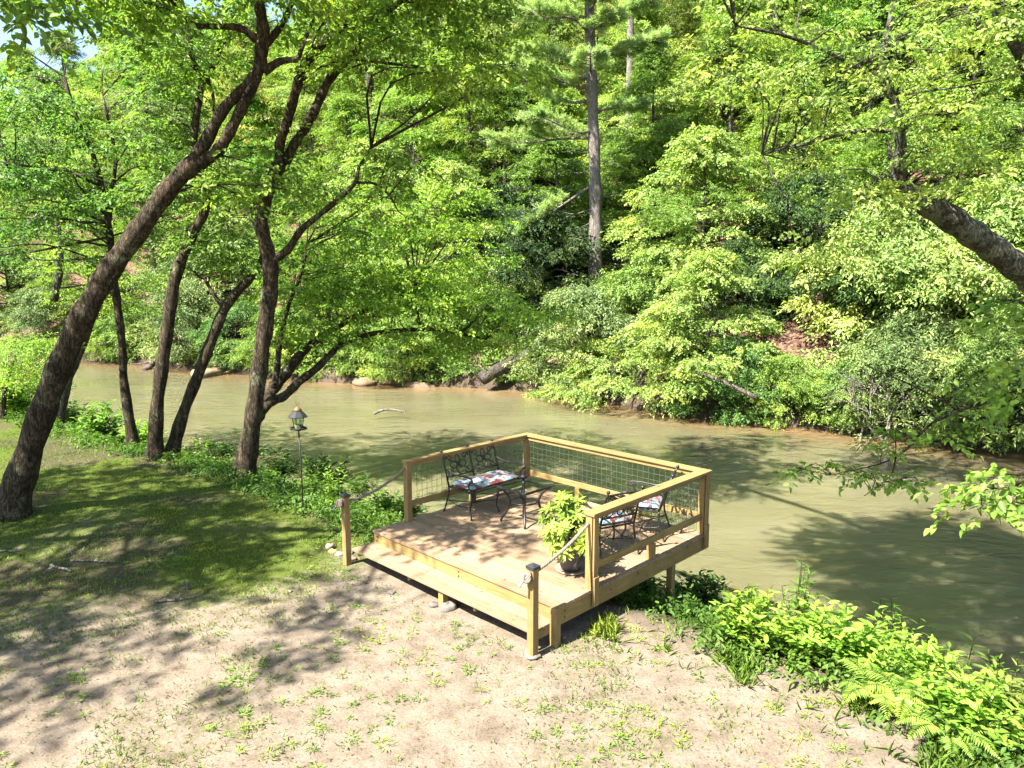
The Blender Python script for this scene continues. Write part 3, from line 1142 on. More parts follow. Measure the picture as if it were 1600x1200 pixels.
up_ = dw(1.20, 1.96, ZT + th - .004)
o = MB().lathe([(.045, 0), (.05, .008), (.02, .02), (.016, .045), (.03, .06), (.062, .085), (.068, .105), (.05, .125), (.018, .14), (.015, .155), (.02, .165), (.004, .18)], 20).build('urn', M['iron'], None, smooth=True)
o.location = up_
tag(o, 'small rounded black metal urn standing on the glass side table', 'urn')


# ------------------------------------------------------------------ potted shrub
pp = dw(3.05, 0.90, ZT)
pot = root('flower_pot', tuple(pp + np.array([0, 0, .032])), 'scuffed black plant pot standing on a pale saucer at the open corner of the deck', 'pot')
MB().lathe([(.125, 0), (.135, .004), (.15, .05), (.178, .22), (.19, .32), (.205, .33), (.205, .37), (.192, .375), (.18, .34), (.0, .335)], 32).build('pot_body', M['pot'], pot, smooth=True)
MB().lathe([(.176, .336), (.15, .345), (.01, .35)], 24).build('soil', M['soil'], pot)
o = MB().lathe([(.14, 0), (.19, .006), (.205, .03), (.198, .032), (.185, .014), (.01, .012)], 32).build('pot_saucer', M['saucer'], None, smooth=True)
o.location = pp + np.array([0, 0, .001])
tag(o, 'pale round saucer under the black plant pot', 'saucer')
rng = np.random.default_rng(5)
pot_plant = root('potted_shrub', tuple(pp + np.array([0, 0, .36])), 'bushy yellow-green broad-leaved shrub growing in the black pot on the deck', 'plant')
m = MB()
cs = []
for k in range(46):
    a = rng.uniform(0, 6.28)
    el = rng.uniform(-0.35, 1.35)
    rad = rng.uniform(.6, 1.12)
    e = np.array([math.cos(a) * math.cos(el) * .40, math.sin(a) * math.cos(el) * .40, .16 + math.sin(el) * .42]) * rad + np.array([-.03, -.02, 0])
    m.tube(spline([(0, 0, 0), e * .45 + np.array([0, 0, .10]), e], 3), np.linspace(.007, .003, 7), 5)
    cs.append(e)
m.build('stem', M['bark'], pot_plant)
cs = np.array(cs)
P_, D_, N_ = [], [], []
for e in cs:
    for k in range(2):
        ax = unit(e * np.array([1, 1, .5]) + np.array([0, 0, .25]) + rng.normal(0, .1, 3))
        nl = 9
        u0 = unit(np.cross(ax, [0.2, 0.1, 1]))
        w0 = np.cross(ax, u0)
        base = e - ax * k * .06 * rng.uniform(.7, 1.3)
        for q_ in range(nl):
            a = q_ * 6.283 / nl + rng.uniform(-.25, .25) + k
            d_ = unit(ax * rng.uniform(.1, .6) + math.cos(a) * u0 + math.sin(a) * w0)
            P_.append(base + d_ * .012)
            D_.append(d_)
            N_.append(ax + rng.normal(0, .2, 3))
P_, D_, N_ = map(np.array, (P_, D_, N_))
sz = rng.uniform(.75, 1.2, len(P_))
o = crown_obj('foliage', leaf_geo(P_, D_, N_, .125 * sz, .045 * sz, True, .22), M['glossy_leaf'], pot_plant)
o.color = (.20, .29, .05, 1)

# ------------------------------------------------------------------ bird feeder on a pole
fb = gr(474, 805, 0)
fx, fy = float(fb[0]), float(fb[1])
fz = hz(fx, fy)
ft = at(470, 671, fy)[2]
fd = root('bird_feeder', (fx, fy, fz), 'lantern-shaped bird feeder on a thin black pole standing in the lawn', 'bird feeder')
fh = ft - fz
MB().tube([(0, 0, -.2), (0.0, 0, fh * .5), (-.02, 0, fh)], .011, 8).build('pole', M['iron'], fd, smooth=True)
MB().lathe([(.03, fh - .03), (.07, fh), (.145, fh + .005), (.15, fh + .03), (.13, fh + .034), (.125, fh + .014), (.01, fh + .012)], 10, (-.02, 0, 0)).build('tray', M['feedroof'], fd)
hs = .23
MB().lathe([(.070, fh + .014), (.105, fh + hs), (.103, fh + hs), (.067, fh + .016)], 8, (-.02, 0, 0)).build('seed_chamber', M['glass'], fd)
MB().lathe([(.060, fh + .016), (.068, fh + .075), (.05, fh + .085), (.005, fh + .09)], 8, (-.02, 0, 0)).build('seed', M['seed'], fd)
m = MB()
for k in range(8):
    a = (k + .0) * math.pi / 4
    m.tube([(-.02 + .072 * math.cos(a), .072 * math.sin(a), fh + .014), (-.02 + .107 * math.cos(a), .107 * math.sin(a), fh + hs)], .0045, 5)
m.build('chamber_frame', M['iron'], fd)
MB().lathe([(.165, fh + hs - .012), (.17, fh + hs), (.085, fh + hs + .09), (.08, fh + hs + .095)], 8, (-.02, 0, 0)).build('roof', M['feedroof'], fd)
MB().lathe([(.07, fh + hs + .092), (.072, fh + hs + .12), (.05, fh + hs + .145), (.02, fh + hs + .175)], 12, (-.02, 0, 0)).build('roof_cap', M['brass'], fd, smooth=True)
m = MB()
for s_ in (-1, 1):
    m.tube(spline([(-.02, 0, fh + hs + .17), (-.02 + s_ * .012, 0, fh + hs + .21), (-.02 + s_ * .035, 0, fh + hs + .25)], 4), .006, 5)
m.build('hook', M['brass'], fd)


# ------------------------------------------------------------------ trees
def trace(pts, Y0, Y1):
    """(px, py, half width in px) along a stem, its depth easing from Y0 to Y1 -> world points and radii"""
    n = len(pts)
    P = np.array([at(p[0], p[1], Y0 + (Y1 - Y0) * k / (n - 1)) for k, p in enumerate(pts)])
    r = np.array([p[2] / FPX * (Y0 + (Y1 - Y0) * k / (n - 1)) for k, p in enumerate(pts)])
    return P, r


def stem(m, P, r, base, n=10, k=4, wob=0.02):
    Pd = spline(P - base, k)
    rd = np.interp(np.linspace(0, 1, len(Pd)), np.linspace(0, 1, len(r)), r)
    rd = rd * (1 + 0.10 * np.sin(np.arange(len(Pd)) * 1.9) * (np.arange(len(Pd)) > 2))
    m.tube(Pd, rd, n)
    return Pd


def flare(P, r):
    """root flare and a foot below the ground"""
    z = hz(P[0][0], P[0][1])
    foot = np.array([P[0][0], P[0][1], z - 0.25])
    P = np.vstack([foot, [P[0][0], P[0][1], max(z + 0.02, min(P[0][2], z + 0.06))], P[1:]])
    r = np.concatenate([[r[0] * 1.55, r[0] * 1.3], r[1:]])
    return P, r


def px_lobes(rng, n, box, Ys, rad, thick=0.16, reach=(0, 0)):
    """n foliage lobes spread through a volume seen through a picture rectangle between two depths"""
    out = []
    for _ in range(n):
        p = at(rng.uniform(box[0], box[2]), rng.uniform(box[1], box[3]), rng.uniform(*Ys))
        r = rng.uniform(*rad)
        out.append((p[0], p[1], p[2], r, r * thick, *reach))
    return out


def ball_lobes(rng, n, c, R3, rad, thick=0.18):
    out = []
    while len(out) < n:
        d = rng.normal(0, 1, 3)
        d /= np.linalg.norm(d)
        k = rng.uniform(0.35, 1) ** 0.6
        p = np.array(c) + d * np.array(R3) * k
        r = rng.uniform(*rad)
        out.append((p[0], p[1], p[2], r, r * thick, d[0] * .8, d[1] * .8))
    return out


def twigs(m, rng, lobes, skel, r0=0.022, r1=0.005, base=None, sag=0.0):
    skel = np.asarray(skel)
    for l in lobes:
        p = np.array(l[:3])
        dd = np.linalg.norm(skel - p, axis=1) + np.maximum(skel[:, 2] - p[2] + .2, 0) * 1.2
        s = skel[int(np.argmin(dd))]
        L_ = np.linalg.norm(p - s)
        mid = s + (p - s) * 0.5 + rng.normal(0, 0.11 * L_, 3) + np.array([0, 0, 0.10 * L_])
        rr_ = r0 * (0.5 + 0.3 * min(L_, 4))
        m.tube(spline([s, mid, p], 3), np.linspace(rr_, r1, 7), 5, caps=False)
        for k in range(3):
            a = rng.uniform(0, 6.28)
            e = p + np.array([math.cos(a), math.sin(a), rng.uniform(-.2, .15)]) * l[3] * .7
            m.tube([mid * .3 + p * .7, (p + e) / 2, e], (r1 * 1.2, r1, r1 * .5), 4, caps=False)


def grown_tree(name, label, cat, stems, lobes, per, mm, Ls, L, Wd, mat, bark, col, hexa=True, group=None, r0=0.022, seed=1, flat=0.35, droop=0.15):
    """stems: list of (points, radii); the first starts at the foot"""
    rng = np.random.default_rng(seed)
    P0, r0_ = flare(*stems[0])
    base = np.array([P0[1][0], P0[1][1], hz(P0[1][0], P0[1][1])])
    o = root(name, tuple(base), label, cat, 0, group)
    m = MB()
    sk = [stem(m, P0, r0_, base, 14)[4:]]
    for P, r in stems[1:]:
        sk.append(stem(m, P, r, base, 10))
    sk = np.vstack(sk)
    lo = np.array(lobes, float)
    lo[:, :3] -= base
    twigs(m, rng, lo, sk, r0)
    m.build('trunk', M[bark], o, smooth=True)
    c = crown_obj('crown', lobes_to_leaves(rng, lo, per, mm, Ls, L, Wd, hexa, flat, droop), M[mat], o)
    c.color = (*col, 1)
    return o


G1 = (0.180, 0.272, 0.055)     # fresh yellow-green
G2 = (0.150, 0.240, 0.058)     # mid green
G3 = (0.100, 0.190, 0.052)     # deep green
G4 = (0.250, 0.335, 0.105)     # pale lime
G5 = (0.160, 0.220, 0.085)     # greyish green
rng = np.random.default_rng(11)

# --- the hand-placed trees of the near bank
sA = trace([(16, 812, 22.8), (40, 722, 20.5), (75, 620, 19.0), (112, 530, 18.2), (160, 440, 16.7), (215, 362, 15.2), (268, 290, 13.7), (307, 252, 13.7)], 12.2, 12.6)
sA1 = trace([(300, 258, 12.3), (325, 215, 9.0), (350, 170, 8.2), (385, 135, 8.2), (405, 107, 9.0), (408, 82, 9.8), (411, 45, 9.0), (405, 5, 7.4), (398, -60, 6.6), (380, -150, 4.9)], 12.6, 12.4)
sA2 = trace([(312, 256, 10.4), (342, 233, 8.8), (362, 200, 8.0), (382, 160, 8.0), (404, 118, 6.4)], 12.6, 12.5)
sA3 = trace([(404, 64, 7), (375, 44, 5), (328, 41, 4), (305, 39, 4), (277, 16, 4), (268, -30, 3)], 12.5, 12.0)
sA4 = trace([(412, 112, 7), (437, 96, 5), (463, 92, 4), (471, 78, 3), (490, 30, 2)], 12.5, 12.8)
sA5 = trace([(415, 70, 6), (432, 50, 5), (450, 20, 4), (470, -40, 4), (500, -120, 3)], 12.5, 13.0)
lA = px_lobes(rng, 26, (60, -300, 520, -20), (10.5, 14.5), (.6, 1.0)) + px_lobes(rng, 12, (180, -40, 500, 60), (11.6, 13.6), (.4, .65)) + px_lobes(rng, 7, (320, 190, 470, 330), (12.3, 13.2), (.25, .42))
grown_tree('leaning_tree', 'thickest dark trunk, leaning hard over the shady lawn at the edge of the photo', 'tree',
           [sA, sA1, sA2, sA3, sA4, sA5], lA, 30, 13, .5, .115, .058, 'leaf', 'bark', G1, seed=21)

sB = trace([(243, 722, 10.9), (245, 640, 9.7), (255, 560, 9.7), (265, 490, 9.2), (275, 430, 8.8), (298, 372, 7.6), (319, 333, 6.7), (323, 312, 6.3), (313, 290, 5.9), (303, 245, 5.5), (305, 195, 5.5), (312, 150, 5.0), (318, 118, 5.0)], 16.1, 16.6)
sB1 = trace([(318, 120, 5), (300, 92, 4), (296, 60, 4), (286, 28, 3.5), (275, -10, 3)], 16.6, 16.6)
sB2 = trace([(318, 120, 5), (335, 100, 5), (344, 75, 4), (362, 52, 3), (375, 46, 2)], 16.6, 16.9)
sB3 = trace([(322, 122, 3), (332, 145, 2.5), (335, 185, 2)], 16.6, 16.4)
lB = px_lobes(rng, 14, (180, -60, 420, 110), (15.2, 18), (.5, .9)) + px_lobes(rng, 8, (230, 120, 330, 400), (15.6, 17.6), (.4, .7))
grown_tree('slim_tree', 'slim straight dark trunk in the middle of the lawn edge, first of the close pair', 'tree', [sB, sB1, sB2, sB3], lB, 26, 12, .5, .11, .055, 'leaf', 'bark', G2, seed=22)

sC = trace([(267, 716, 10.2), (285, 650, 8.5), (310, 585, 8.5), (335, 520, 8.1), (355, 475, 7.6), (385, 441, 6.8), (403, 420, 5.1), (412, 390, 4.2), (405, 340, 3.4), (390, 290, 2.5)], 16.4, 17.4)
sC1 = trace([(350, 482, 4), (335, 462, 3), (322, 440, 2.5)], 17, 17)
lC = px_lobes(rng, 14, (290, 240, 480, 420), (16.4, 19), (.5, .85))
grown_tree('slim_tree', 'slanting slim trunk beside the straight one, crossing behind the forked tree', 'tree', [sC, sC1], lC, 26, 12, .5, .11, .055, 'leaf', 'bark', G2, seed=23)

sD = trace([(380, 744, 16.8), (390, 690, 13.9), (400, 620, 12.6), (410, 540, 12.2), (420, 470, 12.2), (423, 420, 11.8), (415, 380, 10.5), (408, 345, 10.1), (418, 300, 10.1), (432, 265, 10.5), (441, 247, 10.9)], 14.7, 14.7)
sD1 = trace([(438, 255, 7.6), (437, 226, 7.2), (449, 190, 7.2), (460, 150, 7.2), (475, 105, 7.2), (495, 76, 7.2), (525, 50, 6.8), (550, 20, 6.8), (577, -18, 6.0), (620, -80, 5.1), (660, -160, 4.2)], 14.7, 13.6)
sD2 = trace([(446, 255, 7.6), (460, 225, 6.8), (480, 195, 6.8), (495, 165, 6.8), (511, 130, 6.4), (531, 105, 6.0), (556, 76, 5.1), (582, 40, 4.2), (640, -10, 3.4)], 14.7, 14.9)
sD3 = trace([(425, 408, 6.8), (450, 390, 6.0), (470, 360, 5.1), (500, 335, 4.2), (530, 310, 4.2), (555, 285, 3.4), (561, 262, 2.5), (580, 230, 1.7)], 14.7, 14.9)
over = np.array([(-2.9, 14.4, 9.6), (-2.0, 12.9, 10.6), (-0.6, 10.4, 10.9), (0.6, 7.8, 11.0), (1.6, 5.4, 10.8)])  # unseen overhead limb, added to shade the water on the near right
sD4 = (over, np.array([.10, .09, .08, .06, .03]))
lD = (px_lobes(rng, 34, (470, -300, 820, -10), (12.2, 16.5), (.6, 1.0)) + px_lobes(rng, 20, (490, -10, 815, 110), (12.4, 16), (.42, .7)) + px_lobes(rng, 9, (440, 200, 640, 300), (14, 15.4), (.28, .5))
      + px_lobes(rng, 7, (590, 245, 650, 360), (14.4, 15), (.22, .34), .4) + ball_lobes(rng, 135, (1.5, 5.8, 10.9), (3.4, 4.0, .8), (.5, .9)))  # last cluster is that limb's added canopy, shaped for the water's shadow
sD5 = trace([(556, 285, 2.2), (585, 287, 1.8), (608, 305, 1.5), (622, 330, 1)], 14.9, 14.7)
grown_tree('forked_tree', 'dark forked tree beside the bird feeder, its crown hanging over the top of the photo', 'tree', [sD, sD1, sD2, sD3, sD4, sD5], lD, 30, 13, .5, .115, .058, 'leaf', 'bark', G1, seed=24)

sE = trace([(384, 706, 11.0), (396, 668, 10.2), (406, 645, 10.2), (414, 629, 10.2), (428, 606, 9.3), (447, 583, 8.5), (467, 557, 7.6), (483, 540, 6.8), (520, 515, 5.1), (580, 480, 4.2), (650, 450, 2.5)], 17, 20.5)
sE1 = trace([(410, 640, 8), (424, 627, 8), (444, 619, 7), (467, 597, 6.5), (493, 577, 6), (517, 553, 5), (536, 537, 4.5), (590, 520, 4), (680, 515, 3), (760, 530, 2)], 17.3, 20)
sE2 = trace([(428, 606, 6), (433, 575, 5), (437, 540, 4), (450, 480, 3), (470, 430, 2.5), (480, 380, 2)], 18, 19)
lE = []
for (x0, y0, x1, y1, n) in ((440, 430, 560, 520, 12), (520, 420, 700, 535, 22), (640, 420, 800, 550, 18), (780, 480, 840, 540, 4), (440, 320, 620, 440, 17), (560, 290, 760, 430, 22)):
    lE += px_lobes(rng, n, (x0, y0, x1, y1), (18, 21.5), (.5, .95), .09, (.3, .1))
grown_tree('overhanging_tree', 'spreading tree leaning low over the river, its flat layered sprays behind the bird feeder', 'tree', [sE, sE1, sE2], lE, 26, 13, .55, .105, .052, 'leaf', 'bark', (0.195, 0.315, 0.055), seed=25, flat=.45)

sF = trace([(206, 662, 7.7), (194, 600, 6.3), (191, 540, 5.9), (184, 480, 5.9), (178, 430, 5.4), (172, 370, 5.0), (163, 310, 4.5), (145, 240, 3.6), (120, 185, 3.1), (100, 120, 2.7)], 18, 17.6)
sF1 = trace([(170, 350, 3.5), (175, 300, 3), (180, 240, 2.5), (160, 150, 2)], 17.8, 18)
sF2 = trace([(158, 290, 3), (110, 270, 2.5), (60, 262, 2), (10, 255, 1.5)], 17.7, 17)
lF = px_lobes(rng, 46, (-60, 95, 300, 420), (15.6, 19.4), (.5, .9), .1)
grown_tree('slim_tree', 'thin pale-footed tree behind the leaning one, carrying dark level sprays of leaves', 'tree', [sF, sF1, sF2], lF, 32, 13, .5, .105, .052, 'leaf', 'bark', G3, seed=26, flat=.4)

sG = trace([(88, 640, 8), (104, 600, 7), (121, 560, 6), (140, 512, 5), (150, 472, 4), (175, 425, 3)], 20.5, 21)
sG1 = trace([(84, 470, 6), (92, 430, 5), (95, 380, 4), (85, 330, 3)], 21, 21)
lG = px_lobes(rng, 18, (60, 380, 260, 520), (20, 23), (.5, .9), .12)
grown_tree('slim_tree', 'small crooked tree on the lawn edge, seen under the leaning trunk', 'tree', [sG, sG1], lG, 24, 12, .5, .105, .052, 'leaf', 'bark_pale', G1, seed=27)

sT = trace([(5, 660, 4), (8, 610, 3), (18, 575, 2), (30, 545, 1.5)], 21, 21)
lT = px_lobes(rng, 20, (-40, 525, 80, 600), (20, 22), (.5, .8), .08)
grown_tree('sapling', 'low feathery lime-green sapling at the far end of the lawn, beside the leaning trunk', 'tree', [sT], lT, 40, 15, .5, .075, .03, 'leaf', 'bark', (.24, .36, .07), seed=28, flat=.4)

# --- trees whose feet are outside the frame
pH = np.array([(19.5, 20.2, 1.0), (17.2, 19.8, 2.4), *(at(1640, 455, 19.4), at(1600, 425, 19.2), at(1560, 395, 19), at(1520, 366, 18.8), at(1480, 338, 18.6), at(1440, 313, 18.4), at(1412, 298, 18.3), at(1398, 288, 18.2))])
sH = (pH, np.array([.46, .42, .37, .355, .34, .33, .32, .29, .26, .2]))
sH1 = trace([(1402, 296, 11.7), (1405, 262, 9.9), (1408, 232, 9.0), (1404, 200, 8.1), (1398, 160, 7.2), (1384, 130, 6.3), (1378, 95, 5.4), (1388, 45, 4.5), (1400, -20, 3.6), (1410, -120, 2.7)], 18.2, 17)
sH2 = trace([(1404, 205, 4), (1340, 205, 3), (1260, 225, 2.5), (1190, 240, 1.5)], 18, 17)
sH3 = trace([(1396, 150, 5), (1330, 100, 3), (1240, 60, 2.5), (1150, 40, 1.5)], 18, 15.5)
lH = (px_lobes(rng, 38, (1120, -40, 1620, 180), (14, 18.5), (.45, .8), .09) + px_lobes(rng, 16, (1220, 180, 1390, 420), (15.5, 17.6), (.4, .7), .09) + px_lobes(rng, 14, (1420, 150, 1620, 290), (15, 18), (.4, .7), .09)
      + px_lobes(rng, 14, (1050, -320, 1700, -40), (13.5, 19), (.6, 1.0)))
grown_tree('lichen_tree', 'leaning tree with a thick lichen-covered trunk reaching in over the river beside the dense bushes', 'tree', [sH, sH1, sH2, sH3], lH, 17, 12, .5, .115, .06, 'leaf', 'bark_lichen', G4, seed=29, flat=.45)

pI = np.array([(21.5, 19.2, 1.6), (18.2, 18.2, 4.5), *(at(1640, 150, 17.2), at(1612, 110, 17), at(1582, 62, 16.8), at(1565, 30, 16.7), at(1545, -25, 16.6), at(1510, -120, 16.4))])
sI = (pI, np.array([.25, .21, .16, .15, .14, .14, .13, .1]))
lI = px_lobes(rng, 16, (1480, -250, 1720, 60), (15, 18), (.5, .9), .12)
grown_tree('leaning_tree', 'reddish brown trunk slanting across the top corner of the photo above the lichen-covered one', 'tree', [sI], lI, 24, 12, .5, .115, .06, 'leaf', 'bark_pale', G1, seed=30)

sJ = (np.array([(6.9, 2.6, 0), (6.8, 2.8, 1.8), (6.6, 3.4, 3.4), (6.4, 4.2, 5.0), (6.3, 5.0, 6.6)]), np.array([.13, .12, .10, .08, .05]))
sJ1 = (np.array([(6.7, 3.2, 2.9), at(1640, 740, 5.6), at(1590, 758, 5.9), at(1540, 765, 6.1)]), np.array([.04, .02, .012, .006]))
sJ2 = (np.array([(6.6, 3.6, 3.8), (6.6, 6.0, 3.7), at(1500, 640, 8.6), at(1400, 715, 9.2), at(1300, 742, 9.6)]), np.array([.05, .035, .02, .012, .005]))
sJ3 = (np.array([at(1500, 640, 8.6), at(1420, 600, 8.8), at(1350, 570, 9.1)]), np.array([.016, .01, .005]))
sJ4 = (np.array([at(1400, 715, 9.2), at(1390, 745, 9.2), at(1350, 775, 9.2)]), np.array([.01, .007, .004]))
lJ = []
for (x0, y0, x1, y1, n, Ya, Yb, ra, rb) in ((1520, 735, 1620, 800, 7, 5.6, 6.3, .14, .24), (1570, 560, 1640, 640, 4, 6.5, 7.5, .18, .26), (1330, 670, 1500, 715, 5, 8.8, 9.8, .13, .22), (1430, 580, 1560, 660, 4, 8.4, 9.4, .13, .22),
                                           (1225, 720, 1330, 745, 5, 9.3, 9.8, .1, .17), (1330, 735, 1440, 775, 5, 9, 9.5, .1, .17), (1570, 440, 1640, 520, 3, 7, 8, .18, .26)):
    lJ += px_lobes(rng, n, (x0, y0, x1, y1), (Ya, Yb), (ra, rb), .12)
lJ += ball_lobes(rng, 9, (7.2, 4.4, 7.4), (1.2, 1.2, .8), (.3, .5))
grown_tree('riverside_tree', 'tree mostly outside the frame whose leafy twigs hang over the shaded water', 'tree', [sJ, sJ1, sJ2, sJ3, sJ4], lJ, 12, 8, .28, .09, .052, 'leaf', 'bark', (.19, .30, .06), seed=31, r0=.009)

# shade trees behind and beside the camera
sK = (np.array([(-13.5, 7.0, 0), (-13.4, 7.1, 2.5), (-13.0, 7.3, 5), (-12.4, 7.3, 7.5), (-12.0, 7.3, 10)]), np.array([.32, .27, .23, .18, .08]))
sK1 = (np.array([(-11.9, 7.6, 6), (-9, 7.4, 7.6), (-6.5, 6.8, 8.4), (-4.2, 6.2, 8.8)]), np.array([.12, .09, .06, .02]))  # limb added out of view to hold the cluster that dapples the deck
lK = ball_lobes(rng, 92, (-12.6, 6.0, 8.8), (3.9, 5.2, 2.4), (.42, .75)) + ball_lobes(rng, 9, (-10.2, 3.2, 9.5), (2.4, 2.4, .9), (.3, .55)) + ball_lobes(rng, 14, (-5.0, 6.7, 8.7), (1.8, 1.5, .45), (.32, .54)) + px_lobes(rng, 7, (-60, -60, 110, 40), (7.0, 8.2), (.3, .5))  # unseen clusters placed where their shadows reach lawn, sand and deck
grown_tree('shade_tree', 'tree outside the frame whose leaves dip into the top corner, shading the mossy lawn', 'tree', [sK, sK1], lK, 26, 12, .5, .12, .065, 'leaf', 'bark', G2, seed=32)

# --- templates for the far bank
def template(seed, Hh, Rr, z0, nl, per, L=.15, Wd=.085, rad=(.65, 1.1), bark='bark_pale', mat='leaf', trunk_r=.16, lean=0.0, thick=.13, mm=12, Ls=.6, top=.55):
    rng = np.random.default_rng(seed)
    o = bpy.data.objects.new('template', None)
    C.objects.link(o)
    m = MB()
    pts = [(0, 0, -.5)]
    x = y = 0.0
    for k in range(1, 7):
        x += rng.normal(0, .12) + lean * .25
        y += rng.normal(0, .12) - lean * .2
        pts.append((x, y, Hh * .93 * k / 6))
    rd = trunk_r * np.linspace(1.3, .25, 7)
    sk = stem(m, np.array(pts, float), rd, np.zeros(3), 9)
    lo = []
    for k in range(nl):
        t = rng.uniform(0, 1) ** .85
        z = z0 + (Hh - z0) * t
        prof = math.sin(math.pi * min(1, (t * (1 - top * .25) + .20)) ** .9) ** .7
        a = rng.uniform(0, 6.283)
        rho = Rr * prof * rng.uniform(.25, 1.05) ** .7
        cx, cy_ = np.interp(z, sk[:, 2], sk[:, 0]), np.interp(z, sk[:, 2], sk[:, 1])
        r = rng.uniform(*rad)
        lo.append((cx + rho * math.cos(a), cy_ + rho * math.sin(a), z - .18 * rho, r, r * thick, .9 * math.cos(a), .9 * math.sin(a)))
    twigs(m, rng, lo, sk[3:], .03, .008)
    t = m.build('trunk', M[bark], o, smooth=True)
    c = crown_obj('crown', lobes_to_leaves(rng, lo, per, mm, Ls, L, Wd, False, .6, .25), M[mat], o)
    return o


TPL = {
    'broad': template(101, 10.5, 3.6, 2.0, 74, 52, L=.125, Wd=.07),
    'tall': template(102, 15, 3.2, 4.5, 80, 48, L=.13, Wd=.07, trunk_r=.2),
    'layered': template(103, 7.0, 3.5, .9, 60, 50, L=.125, thick=.08, trunk_r=.1, lean=.5),
    'oval': template(104, 12, 3.0, 1.6, 74, 48, L=.14, Wd=.062),
    'bush': template(105, 2.7, 1.7, .15, 60, 44, L=.095, Wd=.034, rad=(.3, .6), mat='glossy_leaf', trunk_r=.05, mm=12, Ls=.34, thick=.2, top=.9),
    'spray': template(106, 3.6, 2.6, .3, 46, 42, L=.10, Wd=.06, rad=(.5, .8), trunk_r=.06, lean=.6, thick=.07, Ls=.5),
}
used = set()


def plant_at(kind, name, label, cat, x, y, sc, rz, col, group=None, dz=-.1, sz=None):
    o = TPL[kind] if kind not in used else copy_tree(TPL[kind])
    used.add(kind)
    o.name = name
    o.location = (x, y, hz(x, y) + dz)
    o.scale = (sc, sc, sc if sz is None else sz)
    o.rotation_euler = (0, 0, rz)
    tag(o, label, cat, group)
    tint(o, col)
    return o


A_, B_, C_, D_, E_ = G1, G2, G3, G4, G5
